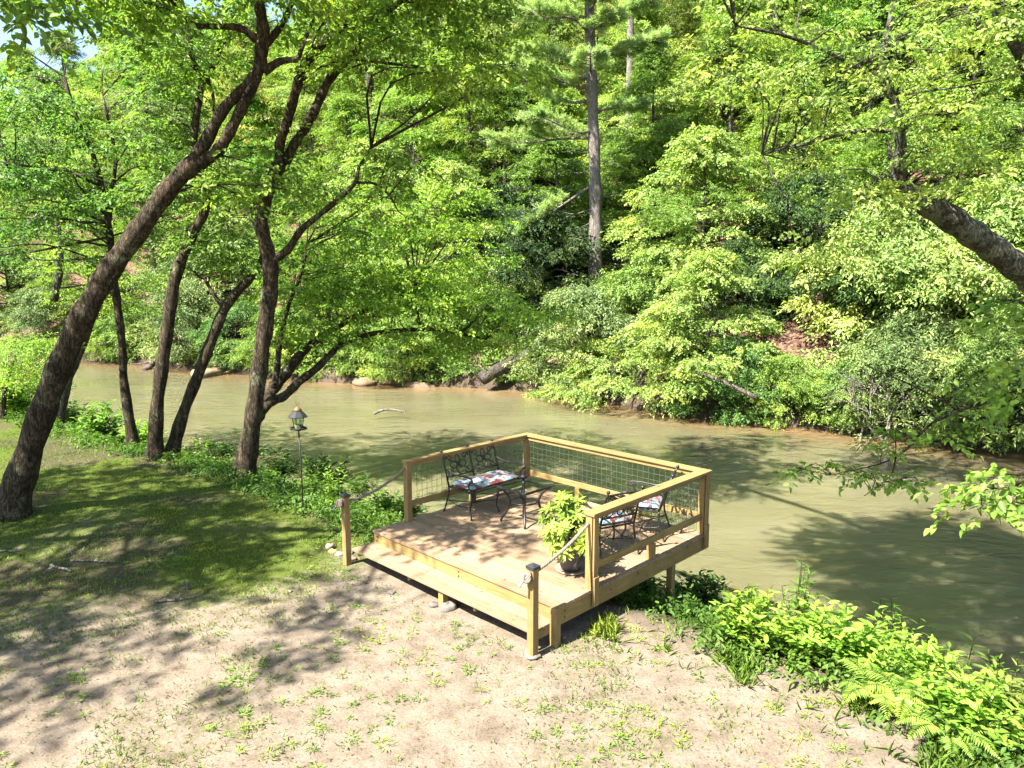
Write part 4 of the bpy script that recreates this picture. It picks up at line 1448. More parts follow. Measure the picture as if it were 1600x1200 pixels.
# shrubs and small trees along the far waterline: kind, px, distance behind the waterline, scale, colour, label
edge = [
    ('bush', -30, 1.2, 1.3, E_, 'rounded shrub on the far bank behind the lime sapling at the photo edge'),
    ('bush', 70, 1.6, 1.5, E_, 'greyish rhododendron on the far bank framed between the sapling and the leaning trunk'),
    ('spray', 150, 1.0, .9, A_, 'light green shrub over the far waterline just past the leaning trunk'),
    ('bush', 205, 1.4, 1.2, B_, 'dense dark shrub behind the driftwood log at the far waterline'),
    ('bush', 290, 1.8, 1.6, E_, 'grey-green rhododendron behind the sandy shelf on the far bank'),
    ('bush', 360, 1.3, 1.3, C_, 'dark shrub at the far waterline between the slanting slim trunk and the forked tree'),
    ('spray', 420, 1.4, .8, B_, 'shrub on the far bank hidden behind the forks of the overhanging tree'),
    ('bush', 480, 1.5, 1.2, A_, 'bright shrub on the far bank behind the low stems of the overhanging tree'),
    ('bush', 560, 1.4, 1.0, B_, 'low shrub behind the flat waterline rocks'),
    ('bush', 625, 1.2, 1.1, A_, 'low light shrub at the far waterline between the flat rocks and the dead log'),
    ('bush', 690, 3.0, 1.3, B_, 'dark-leaved shrub beside the upper end of the dead log'),
    ('bush', 805, 4.8, 1.5, D_, 'pale flowering-tipped rhododendron right above the dead log'),
    ('bush', 930, 1.8, 1.55, E_, 'large greyish rhododendron mound below the foot of the big pine'),
    ('spray', 900, 0.5, .8, D_, 'lime shrub with level sprays reaching furthest out over the water beside the dead log'),
    ('spray', 985, 0.9, 1.15, D_, 'lime overhanging shrub on the far waterline below the rhododendron mound'),
    ('layered', 1075, 1.6, .82, D_, 'bright fan-shaped small tree leaning out over the river, straight behind the deck corner'),
    ('bush', 1130, 0.7, 1.1, C_, 'dark bush at the waterline under the fan-shaped small tree'),
    ('bush', 1190, 0.9, .8, C_, 'dark bush above the undercut bank beside the fallen branch'),
    ('bush', 1255, 0.8, .85, A_, 'light green bush overhanging the undercut far bank below the leaf-strewn clearing'),
    ('bush', 1325, 1.0, .9, B_, 'bush standing behind the dead bleached sapling on the far bank'),
    ('spray', 1400, 1.6, .9, E_, 'pale tangled shrub just past the dead bleached sapling'),
    ('bush', 1455, 1.2, 1.4, E_, 'grey-green bush on the far bank behind the hanging leafy twigs'),
    ('bush', 1530, 1.0, 1.3, B_, 'dark low bush over the reddish shallows at the far bank'),
    ('bush', 1610, 1.2, 1.5, D_, 'bright bush on the far bank cut by the edge of the photo'),
    # second rank up the slope
    ('bush', 850, 5.5, 2.0, (.035, .065, .022), 'very dark shaded rhododendron beside the pine trunk'),  # shade under the pine is put into this near-black leaf colour
    ('bush', 800, 7.5, 2.2, (.03, .06, .02), 'blackish shaded thicket under the lowest pine bough'),  # leaf colour blackened to paint the shaded gap
    ('bush', 1010, 4.5, 1.6, B_, 'round bush between the pine foot and the fan-shaped small tree'),
    ('bush', 1365, 4.8, 1.7, (.05, .095, .028), 'dark glossy rhododendron beside the leaf-strewn clearing under the lichen-covered trunk'),  # darkened leaf colour paints in the shadow around the clearing
    ('bush', 1165, 5.5, 1.3, (.055, .10, .03), 'dark bush on the slope edging the leaf-strewn clearing'),  # clearing's shadow put into the leaf colour here too
    ('bush', 1440, 4.0, 2.2, D_, 'broad pale bush under the thick lichen-covered trunk'),
    ('bush', 1550, 4.2, 2.3, D_, 'broad pale bush where the lichen-covered trunk leaves the frame'),
    ('spray', 1500, 7.5, 1.6, A_, 'light shrub seen above the lichen-covered trunk'),
    ('bush', 1290, 8.0, 1.9, (.05, .095, .028), 'dark shrub at the upper end of the leaf-strewn clearing'),  # same shadow-darkened leaf colour
    ('bush', 320, 4.5, 2.1, E_, 'silvery rhododendron on the slope between the paired slim trunks and the forked tree'),
    ('bush', 40, 4.5, 2.0, E_, 'silvery rhododendron on the slope above the lime sapling'),
    ('bush', 600, 4.0, 1.6, A_, 'light shrub on the slope above the flat waterline rocks'),
    ('bush', 730, 4.0, 1.7, B_, 'mid-green shrub on the slope between the overhanging tree and the dead log'),
]
r2 = random.Random(5)
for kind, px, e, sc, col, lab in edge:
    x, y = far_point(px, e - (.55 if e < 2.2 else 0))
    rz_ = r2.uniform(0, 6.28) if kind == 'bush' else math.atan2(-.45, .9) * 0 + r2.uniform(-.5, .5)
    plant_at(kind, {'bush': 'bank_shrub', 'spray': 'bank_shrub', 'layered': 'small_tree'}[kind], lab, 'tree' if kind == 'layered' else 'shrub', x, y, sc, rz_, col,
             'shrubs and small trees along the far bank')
# individually recognisable trees of the slope
front = [
    ('layered', 1070, 7.0, 1.15, D_, 'big lime-green tree with drooping sprays on the slope beside the pine trunk'),
    ('broad', 1215, 11.5, .85, A_, 'full leafy tree above the leaf-strewn clearing'),
    ('layered', 700, 6.0, 1.1, D_, 'pale green tree rising behind the layered sprays of the overhanging tree'),
    ('layered', 610, 8.5, 1.2, D_, 'pale green tree on the slope straight above the bird feeder and the hanging leaf spray'),
    ('broad', 480, 4.5, .8, A_, 'leafy tree on the far bank behind the forked trunk'),
    ('broad', 150, 4.0, .85, A_, 'light green tree on the far bank behind the thin pale-footed tree'),
    ('oval', 30, 6.0, .9, D_, 'pale tree on the far bank at the edge of the photo above the silvery rhododendron'),
    ('oval', 255, 6.0, .9, A_, 'leafy tree on the far bank between the leaning trunk and the straight slim one'),
    ('broad', 370, 7.0, .9, D_, 'bright tree on the far bank seen between the straight slim trunk and the forked tree'),
    ('layered', 1390, 10.5, 1.2, A_, 'leafy tree on the slope behind the bend of the lichen-covered trunk'),
    ('broad', 1560, 11, .8, B_, 'mid-green tree on the slope above where the lichen-covered trunk leaves the frame'),
    ('broad', 790, 14, .9, B_, 'darker tree on the slope behind the pine boughs'),
    ('oval', 1010, 13, .9, B_, 'narrow tree on the slope between the pine and the bare pole-like trunks'),
    ('tall', 1130, 15, .9, A_, 'tall leafy tree up the slope beyond the big lime-green one'),
    ('layered', 985, 10.5, 1.0, A_, 'leafy understory tree on the slope just past the pine trunk, under the bare trunks'),
    ('layered', 880, 10.5, 1.0, B_, 'darker understory tree on the slope behind the lowest pine bough'),
    ('layered', 1045, 17, 1.2, D_, 'pale understory tree high on the slope beyond the bare pole-like trunks'),
    ('layered', 850, 17, 1.2, A_, 'understory tree high on the slope seen between the upper pine boughs'),
    ('broad', 560, 13, 1.0, A_, 'broad tree up the slope below the pale bare trunk'),
]
for kind, px, e, sc, col, lab in front:
    x, y = far_point(px, e)
    plant_at(kind, 'broadleaf_tree', lab, 'tree', x, y, sc, r2.uniform(0, 6.28), col, 'broadleaf trees of the far slope', -.2)
# the back ranks that nothing tells apart
for e, step, off, kinds in ((15, 120, 40, ('tall', 'broad')), (21, 100, 0, ('tall', 'oval', 'broad')), (29, 92, 50, ('tall', 'oval')), (38, 88, 10, ('tall', 'broad')), (50, 84, 60, ('tall', 'oval')), (64, 84, 20, ('tall', 'broad'))):
    px = -120 + off
    while px < 1760:
        q_ = px + r2.uniform(-25, 25)
        if not (e < 20 and (760 < q_ < 1180 or q_ < 300)):
            x, y = far_point(q_, e + r2.uniform(-2, 2))
            plant_at(r2.choice(kinds), 'broadleaf_tree', 'leafy broadleaf tree in the back ranks of the wooded slope', 'tree', x, y, r2.uniform(.85, 1.2), r2.uniform(0, 6.28),
                     tuple(c * r2.uniform(.85, 1.15) for c in r2.choice((A_, A_, B_, D_, D_))), 'back ranks of the wooded slope', -.3)
        px += step


for e, step, x0_, x1_ in ((13, 85, -140, 330), (18, 75, -140, 420), (25, 70, -140, 560), (34, 62, -140, 720), (46, 56, -140, 760), (60, 52, -140, 760), (78, 48, -140, 700), (100, 44, -140, 640), (22, 90, 980, 1740), (33, 80, 620, 1740), (44, 80, 620, 1740)):
    px = x0_
    while px < x1_:
        x, y = far_point(px + r2.uniform(-25, 25), e + r2.uniform(-3, 3))
        if y < 250:
            plant_at(r2.choice(('tall', 'oval', 'broad')), 'broadleaf_tree', 'leafy broadleaf tree in the back ranks of the wooded slope', 'tree', x, y, r2.uniform(.95, 1.3) * (1.35 if px < 420 and e > 20 else 1), r2.uniform(0, 6.28),
                     tuple(c * r2.uniform(.9, 1.2) for c in r2.choice((A_, D_, D_, E_))), 'back ranks of the wooded slope', -.3)  # paler leaf colours carry a haze-like wash for these rows
        px += step


# --- the white pine and the bare trunks
def pine():
    rng = np.random.default_rng(41)
    x, y = far_point(930, 5.8)
    z = hz(x, y)
    o = root('white_pine', (x, y, z), 'tall white pine with a straight grey trunk and soft level boughs, above the rhododendron mound', 'tree')
    top = 27.0
    m = MB()
    P = np.array([(0, 0, -.4), (-.1, 0, 3), (-.2, 0, 7), (-.45, .1, 12), (-.7, .2, 18), (-.8, .2, top)])
    sk = stem(m, P, np.array([.45, .36, .31, .28, .22, .06]), np.zeros(3), 12, 6)
    needles = []

    def bough(zs, az, L_, rise, r0=.07, dead=False, m=m):
        s = np.array([np.interp(zs, sk[:, 2], sk[:, 0]), np.interp(zs, sk[:, 2], sk[:, 1]), zs])
        d = np.array([math.cos(az), math.sin(az), 0])
        jt = lambda: rng.normal(0, .05 * L_, 3)
        pts = [s, s + d * L_ * .35 + [0, 0, rise * .3 - .10 * L_ * .5] + jt(), s + d * L_ * .75 + [0, 0, rise * .75] + jt(), s + d * L_ + [0, 0, rise]]
        B = spline(np.array(pts), 4)
        m.tube(B, np.linspace(r0, .012, len(B)), 6)
        if dead:
            for k in range(4):
                t = B[rng.integers(4, len(B))]
                e = t + d * rng.uniform(.2, .5) + rng.normal(0, .25, 3) - np.array([0, 0, .2])
                m.tube([t, (t + e) / 2 + rng.normal(0, .05, 3), e], (.015, .01, .005), 4, caps=False)
            return
        sd = np.array([-d[1], d[0], 0])
        for k in range(int(24 + L_ * 13)):
            t = rng.uniform(.32, 1.0)
            b = B[int(t * (len(B) - 1))]
            side = rng.choice((-1, 1))
            ln = (1.15 - t * .6) * L_ * .38 * rng.uniform(.4, 1.1)
            e = b + sd * side * ln + d * ln * .7 + np.array([0, 0, .10 * ln + rng.normal(0, .06)])
            m.tube([b, (b + e) / 2, e], (.02, .012, .006), 4, caps=False)
            for q_ in range(5):
                f = .45 + .55 * q_ / 4
                needles.append((*(b + (e - b) * f + rng.normal(0, .06, 3)), *unit((e - b) + np.array([0, 0, .35]) * np.linalg.norm(e - b))))
    W_ = math.pi
    for zs, az, L_, rise in ((6.6, W_ + .15, 4.0, -2.9), (8.9, W_ - .1, 5.2, .15), (12.2, -1.7, 2.6, .2), (15.2, -1.5, 3.0, .3), (14.1, W_ + .6, 3.6, .5), (17.0, W_ + .9, 3.2, .4), (11.9, W_, 5.0, .6), (13.2, .0, 3.6, .4), (9.3, W_ + .5, 3.6, .4), (10.8, W_ - .3, 3.2, .9), (11.4, W_ + .25, 4.4, .9), (10.2, .1, 2.7, .5),
                             (12.9, W_ - .2, 3.4, .6), (13.4, .25, 2.9, .5), (13.8, -1.3, 2.4, .5), (14.8, W_ + .2, 3.9, .6), (15.0, 0.0, 3.3, .6), (15.8, -1.8, 2.6, .6),
                             (16.6, W_, 3.2, .6), (16.8, -.3, 3.0, .6), (17.6, W_ + .5, 2.8, .6), (18.4, .3, 2.6, .6), (19.2, W_ - .4, 2.6, .6), (20.4, 0, 2.2, .6), (21.2, W_, 2.2, .6), (22.6, -.6, 1.8, .6), (23.4, 2.6, 1.6, .6), (24.8, 0, 1.2, .5), (25, 3.1, 1.2, .5)):
        bough(zs, az, L_, rise, .085)
    for zs, az, L_ in ((4.7, W_, 2.0), (5.4, W_ - .3, 2.6), (6.0, .2, 1.5), (7.3, W_, 2.4), (7.9, .2, 1.3), (8.3, W_ + .4, 1.8), (9.9, .5, 1.4), (4.0, W_ + .3, 1.4)):
        bough(zs, az, L_, rng.uniform(-.4, .1), .035, True)
    m.build('trunk', M['bark_pine'], o, smooth=True)
    nd = np.array(needles)
    k = 20
    n = len(nd)
    ax = np.repeat(nd[:, 3:], k, 0)
    P_ = np.repeat(nd[:, :3], k, 0) + rng.normal(0, .05, (n * k, 3))
    D_n = unit(ax * .75 + rng.normal(0, .42, (n * k, 3)) + np.array([0, 0, .12]))
    c = crown_obj('crown', leaf_geo(P_, D_n, rng.normal(0, .7, (n * k, 3)) + np.array([-.4, -.5, .8]), rng.uniform(.16, .26, n * k), .024, False, .1), M['needle'], o)
    c.color = (.33, .43, .21, 1)
    return o


pine()


def bare(px, e, top, r, label, mat='bark_pine', lean=0.0, stubs=10, seed=1):
    rng = np.random.default_rng(seed)
    x, y = far_point(px, e)
    z = hz(x, y)
    o = root('bare_trunk', (x, y, z), label, 'tree')
    m = MB()
    P = np.array([(0, 0, -.4), (lean * .3, 0, top * .35), (lean * .65, .05, top * .7), (lean, .1, top)])
    sk = stem(m, P, np.array([r * 1.2, r, r * .85, r * .55]), np.zeros(3), 10, 6)
    for k in range(stubs):
        q_ = sk[rng.integers(8, len(sk))]
        a = rng.uniform(0, 6.28)
        l_ = rng.uniform(.4, 1.6)
        e_ = q_ + np.array([math.cos(a) * l_, math.sin(a) * l_, rng.uniform(-.3, .3)])
        m.tube([q_, (q_ + e_) / 2 + rng.normal(0, .06, 3), e_], (.03, .02, .008), 5, caps=False)
    m.build('trunk', M[mat], o, smooth=True)
    lo = ball_lobes(rng, 14, (lean, .1, top), (1.8, 1.8, 1.6), (.5, .9))
    c = crown_obj('crown', lobes_to_leaves(rng, np.array(lo), 30, 11, .5, .13, .05, False), M['needle'], o)
    c.color = (*G2, 1)


bare(973, 17, 17, .25, 'tall bare pole-like trunk just past the pine, the thicker of two', seed=3)
bare(1004, 22, 18, .17, 'thin bare pole-like trunk further up the slope, the slimmer of two', seed=4)
bare(592, 19, 15, .24, 'pale grey bare trunk showing through the leaves above the hanging leaf spray', 'bark_pale', -.3, 8, seed=5)
bare(752, 20, 12, .20, 'short stretch of grey trunk among leaves, just before the pine boughs', 'bark_pale', .2, 6, seed=6)
bare(1120, 5.2, 5.0, .10, 'dark slanting stem inside the big lime-green tree', 'bark', -1.3, 5, seed=7)
bare(1395, 7.5, 6.5, .15, 'grey leaning stem in the shade behind the lichen-covered trunk', 'bark_pale', -.9, 5, seed=8)

# --- dead wood and rocks of the far bank
def log(name, label, cat, pts, r0, r1, mat='deadwood', side=0, seed=1, group=None):
    rng = np.random.default_rng(seed)
    P = np.array(pts, float)
    base = P[0].copy()
    o = root(name, tuple(base), label, cat, 0, group)
    m = MB()
    B = spline(P - base, 5)
    m.tube(B, np.linspace(r0, r1, len(B)) * (1 + .06 * np.sin(np.arange(len(B)) * 2.1)), 10)
    for k in range(side):
        q_ = B[rng.integers(2, len(B))]
        e_ = q_ + rng.normal(0, 1, 3) * np.array([.7, .4, .5]) * max(.3, 6 * r0)
        m.tube([q_, (q_ + e_) / 2 + rng.normal(0, .04, 3), e_], (r1 * .6, r1 * .4, r1 * .15), 5, caps=False)
    m.build('dead_stem', M[mat], o, smooth=True)
    return o


def fpz(px, e, dz):
    x, y = far_point(px, e)
    return (x, y, hz(x, y) + dz)


log('dead_log', 'heavy dead log slanting down to the far waterline below the rhododendron', 'log', [at(752, 592, 34.6), at(790, 572, 35.1), at(850, 542, 36.6)], .34, .26, 'bark_pale', 3, 2)
log('driftwood', 'short driftwood log lying in the water at the far bank behind the straight slim trunk', 'log', [at(224, 580, 42.6), at(236, 572, 43.4), at(250, 560, 44.6)], .17, .14, 'deadwood', 1, 3)
log('driftwood', 'thin driftwood branch lying on the sandy shelf of the far bank', 'log', [at(336, 585, 40.6), at(352, 583, 40.8), at(370, 578, 41.2)], .09, .07, 'bark_pale', 2, 4)
log('fallen_branch', 'bleached fallen branch poking down out of the dark bushes of the far bank', 'branch', [at(1182, 622, 25.2), at(1150, 606, 25.4), at(1115, 590, 25.9), at(1080, 580, 26.6)], .09, .05, 'deadwood', 3, 5)
log('fallen_branch', 'thin pale stick lying through the light green bush below the leaf-strewn clearing', 'branch', [at(1250, 604, 25.8), at(1222, 603, 26), at(1190, 606, 26.2)], .045, .02, 'deadwood', 3, 6)
log('snag', 'bare grey snag breaking the river surface beyond the bird feeder', 'branch', [at(585, 646, 27.6), at(598, 641, 27.8), at(612, 640, 27.9), at(632, 643, 27.6)], .06, .03, 'bleached', 2, 7)
rb = np.random.default_rng(51)


def dead_sapling(px, e, hh, label, seed):
    rng = np.random.default_rng(seed)
    x, y = far_point(px, e)
    z = hz(x, y)
    o = root('dead_sapling', (x, y, z), label, 'tree')
    m = MB()

    def grow(p, d, l_, r, dep):
        e_ = p + d * l_
        mid = (p + e_) / 2 + rng.normal(0, .08 * l_, 3)
        m.tube(spline([p, mid, e_], 3), np.linspace(r, r * .6, 7), 6, caps=False)
        if dep > 0:
            for k in range(3):
                grow(e_ - d * l_ * rng.uniform(0, .4), unit(d + rng.normal(0, .55, 3) + np.array([0, 0, .1])), l_ * rng.uniform(.55, .85), r * .58, dep - 1)
    grow(np.array([0, 0, -.2]), unit(np.array([.12, -.1, 1.0])), hh * .42, .055, 4)
    m.build('trunk', M['bleached'], o, smooth=True)


dead_sapling(1382, -1.1, 4.2, 'dead bleached sapling with bare branching twigs standing in the far shallows', 61)
dead_sapling(1345, -.7, 3.0, 'tangle of dead pinkish twigs beside the bleached sapling', 62)


def rock(name, label, cat, loc, sx, sy, sz_, col, seed, group=None):
    rng = np.random.default_rng(seed)
    n1, n2 = 14, 9
    vs, fs = [], []
    ph = rng.uniform(0, 6, 6)
    for a in range(n2):
        th_ = math.pi * (a + .02) / (n2 - 1 + .04)
        for b_ in range(n1):
            f = 2 * math.pi * b_ / n1
            d = np.array([math.sin(th_) * math.cos(f), math.sin(th_) * math.sin(f), math.cos(th_)])
            k = 1 + .13 * math.sin(2.3 * d[0] * 2 + ph[0]) + .11 * math.sin(3.1 * d[1] * 2 + ph[1]) + .09 * math.sin(4 * d[2] + ph[2]) + .05 * math.sin(9 * d[0] + 7 * d[1] + ph[3])
            d = np.sign(d) * np.abs(d) ** .8
            vs.append((d[0] * sx * k, d[1] * sy * k, d[2] * sz_ * k))
    for a in range(n2 - 1):
        for b_ in range(n1):
            c = (b_ + 1) % n1
            fs.append((a * n1 + b_, (a + 1) * n1 + b_, (a + 1) * n1 + c, a * n1 + c))
    fs.append(tuple(range(n1))[::-1])
    fs.append(tuple((n2 - 1) * n1 + b_ for b_ in range(n1)))
    me = bpy.data.meshes.new(name)
    me.from_pydata(vs, [], [f[::-1] for f in fs])
    me.polygons.foreach_set('use_smooth', [True] * len(fs))
    o = link(name, me, M['rock'])
    o.location = loc
    o.rotation_euler = (0, 0, rng.uniform(0, 3))
    o.color = (*col, 1)
    return tag(o, label, cat, group)


brown = (.15, .10, .06)
rock('flat_rock', 'long flat sandy-brown shelf rock at the far waterline behind the slanting slim trunk', 'rock', at(330, 583, 41.0), 2.2, .8, .28, (.20, .15, .085), 71)
rock('boulder', 'rounded tan boulder sitting on the shelf rock behind the slanting slim trunk', 'rock', at(332, 570, 41.6), .55, .45, .35, (.22, .17, .09), 72)
rock('flat_rock', 'flat brown rock half in the water, nearest the flat ledge under the light shrub', 'rock', at(570, 598, 36.8), .7, .5, .3, brown, 73)
rock('flat_rock', 'layered brown rock ledge at the far waterline under the layered sprays', 'rock', at(618, 592, 37.0), 1.0, .6, .38, brown, 74)
rock('flat_rock', 'low brown rock at the far waterline straight beyond the snag', 'rock', at(655, 604, 36.2), .9, .4, .2, brown, 75)

# ------------------------------------------------------------------ undergrowth of the far slope
rng = np.random.default_rng(81)
n = 9000
pxs, es = rng.uniform(-60, 1660, n), 0.2 + 34 * rng.uniform(0, 1, n) ** 1.6
pts = np.array([far_point(p, e) for p, e in zip(pxs[:4600], es[:4600])])
ff = fbm(pts[:, 0], pts[:, 1], 2.5, 19, 3)
pxa = pts[:, 0] / pts[:, 1] * FPX + 800
ee = sdist(pts[:, 0], pts[:, 1], FARB)
keep = (ff > .40) & ~((pxa > 1210) & (pxa < 1345) & (ee > 2.2) & (ee < 8))
pts = pts[keep]
zz = height(pts[:, 0], pts[:, 1])
lo = np.stack([pts[:, 0], pts[:, 1], zz + rng.uniform(.1, .9, len(pts)), rng.uniform(.35, .7, len(pts)), np.full(len(pts), .10), np.zeros(len(pts)), np.full(len(pts), -.5)], 1)
o = crown_obj('undergrowth', lobes_to_leaves(rng, lo, 9, 10, .4, .15, .075), M['leaf'])
o.color = (*G2, 1)
tag(o, 'low leafy undergrowth covering the far slope', 'undergrowth', kind='stuff')


# ------------------------------------------------------------------ near bank plants
def ground_hit(px, py):
    d = ray(px, py)
    t = np.linspace(3, 45, 4200) / d[1]
    P = t[:, None] * d + np.array([0, 0, CAM_Z])
    below = P[:, 2] < np.maximum(height(P[:, 0], P[:, 1]), WATER_Z)
    return P[int(np.argmax(below))]


def near_template(kind, seed):
    rng = np.random.default_rng(seed)
    o = bpy.data.objects.new('template', None)
    C.objects.link(o)
    m = MB()
    P_, D_, N_, S_ = [], [], [], []
    if kind == 'leafy':          # many-stemmed bush, oval leaves
        for k in range(46):
            a, rad = rng.uniform(0, 6.28), rng.uniform(.05, 1) ** .6 * .52
            e = np.array([math.cos(a) * rad, math.sin(a) * rad, rng.uniform(.35, .85) * (1 - .45 * rad)])
            B = spline([(e[0] * .2, e[1] * .2, -.1), (e[0] * .5, e[1] * .5, e[2] * .55), e], 5)
            m.tube(B, np.linspace(.007, .002, len(B)), 4, caps=False)
            for q_ in range(15):
                t = .3 + .7 * q_ / 14
                b = B[int(t * (len(B) - 1))] + rng.normal(0, .012, 3)
                ang = q_ * 2.4 + k
                d_ = unit(np.array([math.cos(ang), math.sin(ang), rng.uniform(.05, .5)]) + unit(e) * .35)
                P_.append(b); D_.append(d_); N_.append(np.array([0, 0, 1]) + rng.normal(0, .35, 3) + d_ * -.2); S_.append((.12, .052))
    elif kind == 'lance':        # upright stems with long narrow leaves
        for k in range(15):
            a, rad = rng.uniform(0, 6.28), rng.uniform(.02, .22)
            hh = rng.uniform(.5, 1.0)
            e = np.array([math.cos(a) * rad * 2.0, math.sin(a) * rad * 2.0, hh])
            B = spline([(e[0] * .35, e[1] * .35, -.1), (e[0] * .6, e[1] * .6, hh * .5), e], 6)
            m.tube(B, np.linspace(.007, .003, len(B)), 4, caps=False)
            for q_ in range(20):
                t = .2 + .8 * q_ / 19
                b = B[int(t * (len(B) - 1))]
                ang = q_ * 2.4 + k
                d_ = unit(np.array([math.cos(ang), math.sin(ang), rng.uniform(.2, .8)]))
                P_.append(b); D_.append(d_); N_.append(np.array([0, 0, 1]) - d_ * .3 + rng.normal(0, .15, 3)); S_.append((.17 * (1.1 - .5 * t), .024))
    elif kind == 'fern':
        for k in range(11):
            a = k * 6.283 / 11 + rng.uniform(-.2, .2)
            l_ = rng.uniform(.45, .7)
            dr = np.array([math.cos(a), math.sin(a), 0])
            B = spline([(0, 0, -.05), dr * l_ * .35 + [0, 0, l_ * .55], dr * l_ * .8 + [0, 0, l_ * .7], dr * l_ * 1.15 + [0, 0, l_ * .5]], 8)
            m.tube(B, np.linspace(.005, .0015, len(B)), 4, caps=False)
            T = unit(np.gradient(B, axis=0))
            for q_ in range(3, len(B)):
                for h_ in (0, .5):
                    t = (q_ + h_) / len(B)
                    b = B[q_] + T[q_] * h_ * np.linalg.norm(B[1] - B[0])
                    for sd in (-1, 1):
                        s_ = np.cross(T[q_], [0, 0, 1]) * sd
                        P_.append(b); D_.append(unit(s_ + T[q_] * .35 - np.array([0, 0, .15]))); N_.append(np.array([0, 0, 1]) + rng.normal(0, .1, 3)); S_.append((.15 * math.sin(math.pi * min(1, t * .9 + .12)) + .02, .026))
    elif kind == 'milkweed':     # one thick stem with big blades in whorls
        B = spline([(0, 0, -.1), (.02, 0, .5), (.07, .02, 1.0)], 8)
        m.tube(B, np.linspace(.011, .005, len(B)), 6)
        for q_ in range(26):
            t = .25 + .75 * q_ / 25
            b = B[int(t * (len(B) - 1))]
            ang = q_ * 2.4
            d_ = unit(np.array([math.cos(ang), math.sin(ang), rng.uniform(-.1, .55)]))
            P_.append(b); D_.append(d_); N_.append(np.array([0, 0, 1]) - d_ * .3); S_.append((.24 * (1.05 - .35 * t), .075 * (1.05 - .3 * t)))
        for s_ in (-1, 1):
            m.tube(spline([B[-1], B[-1] + [.04 * s_, 0, .08], B[-1] + [.11 * s_, .02, .13]], 4), np.linspace(.004, .002, 9), 4)
    m.build('stem', M['bark'], o)
    S_ = np.array(S_)
    k_ = rng.uniform(.7, 1.25, len(S_))
    crown_obj('foliage', leaf_geo(np.array(P_), np.array(D_), np.array(N_), S_[:, 0] * k_, S_[:, 1] * k_, True, .2), M['leaf'], o)
    return o


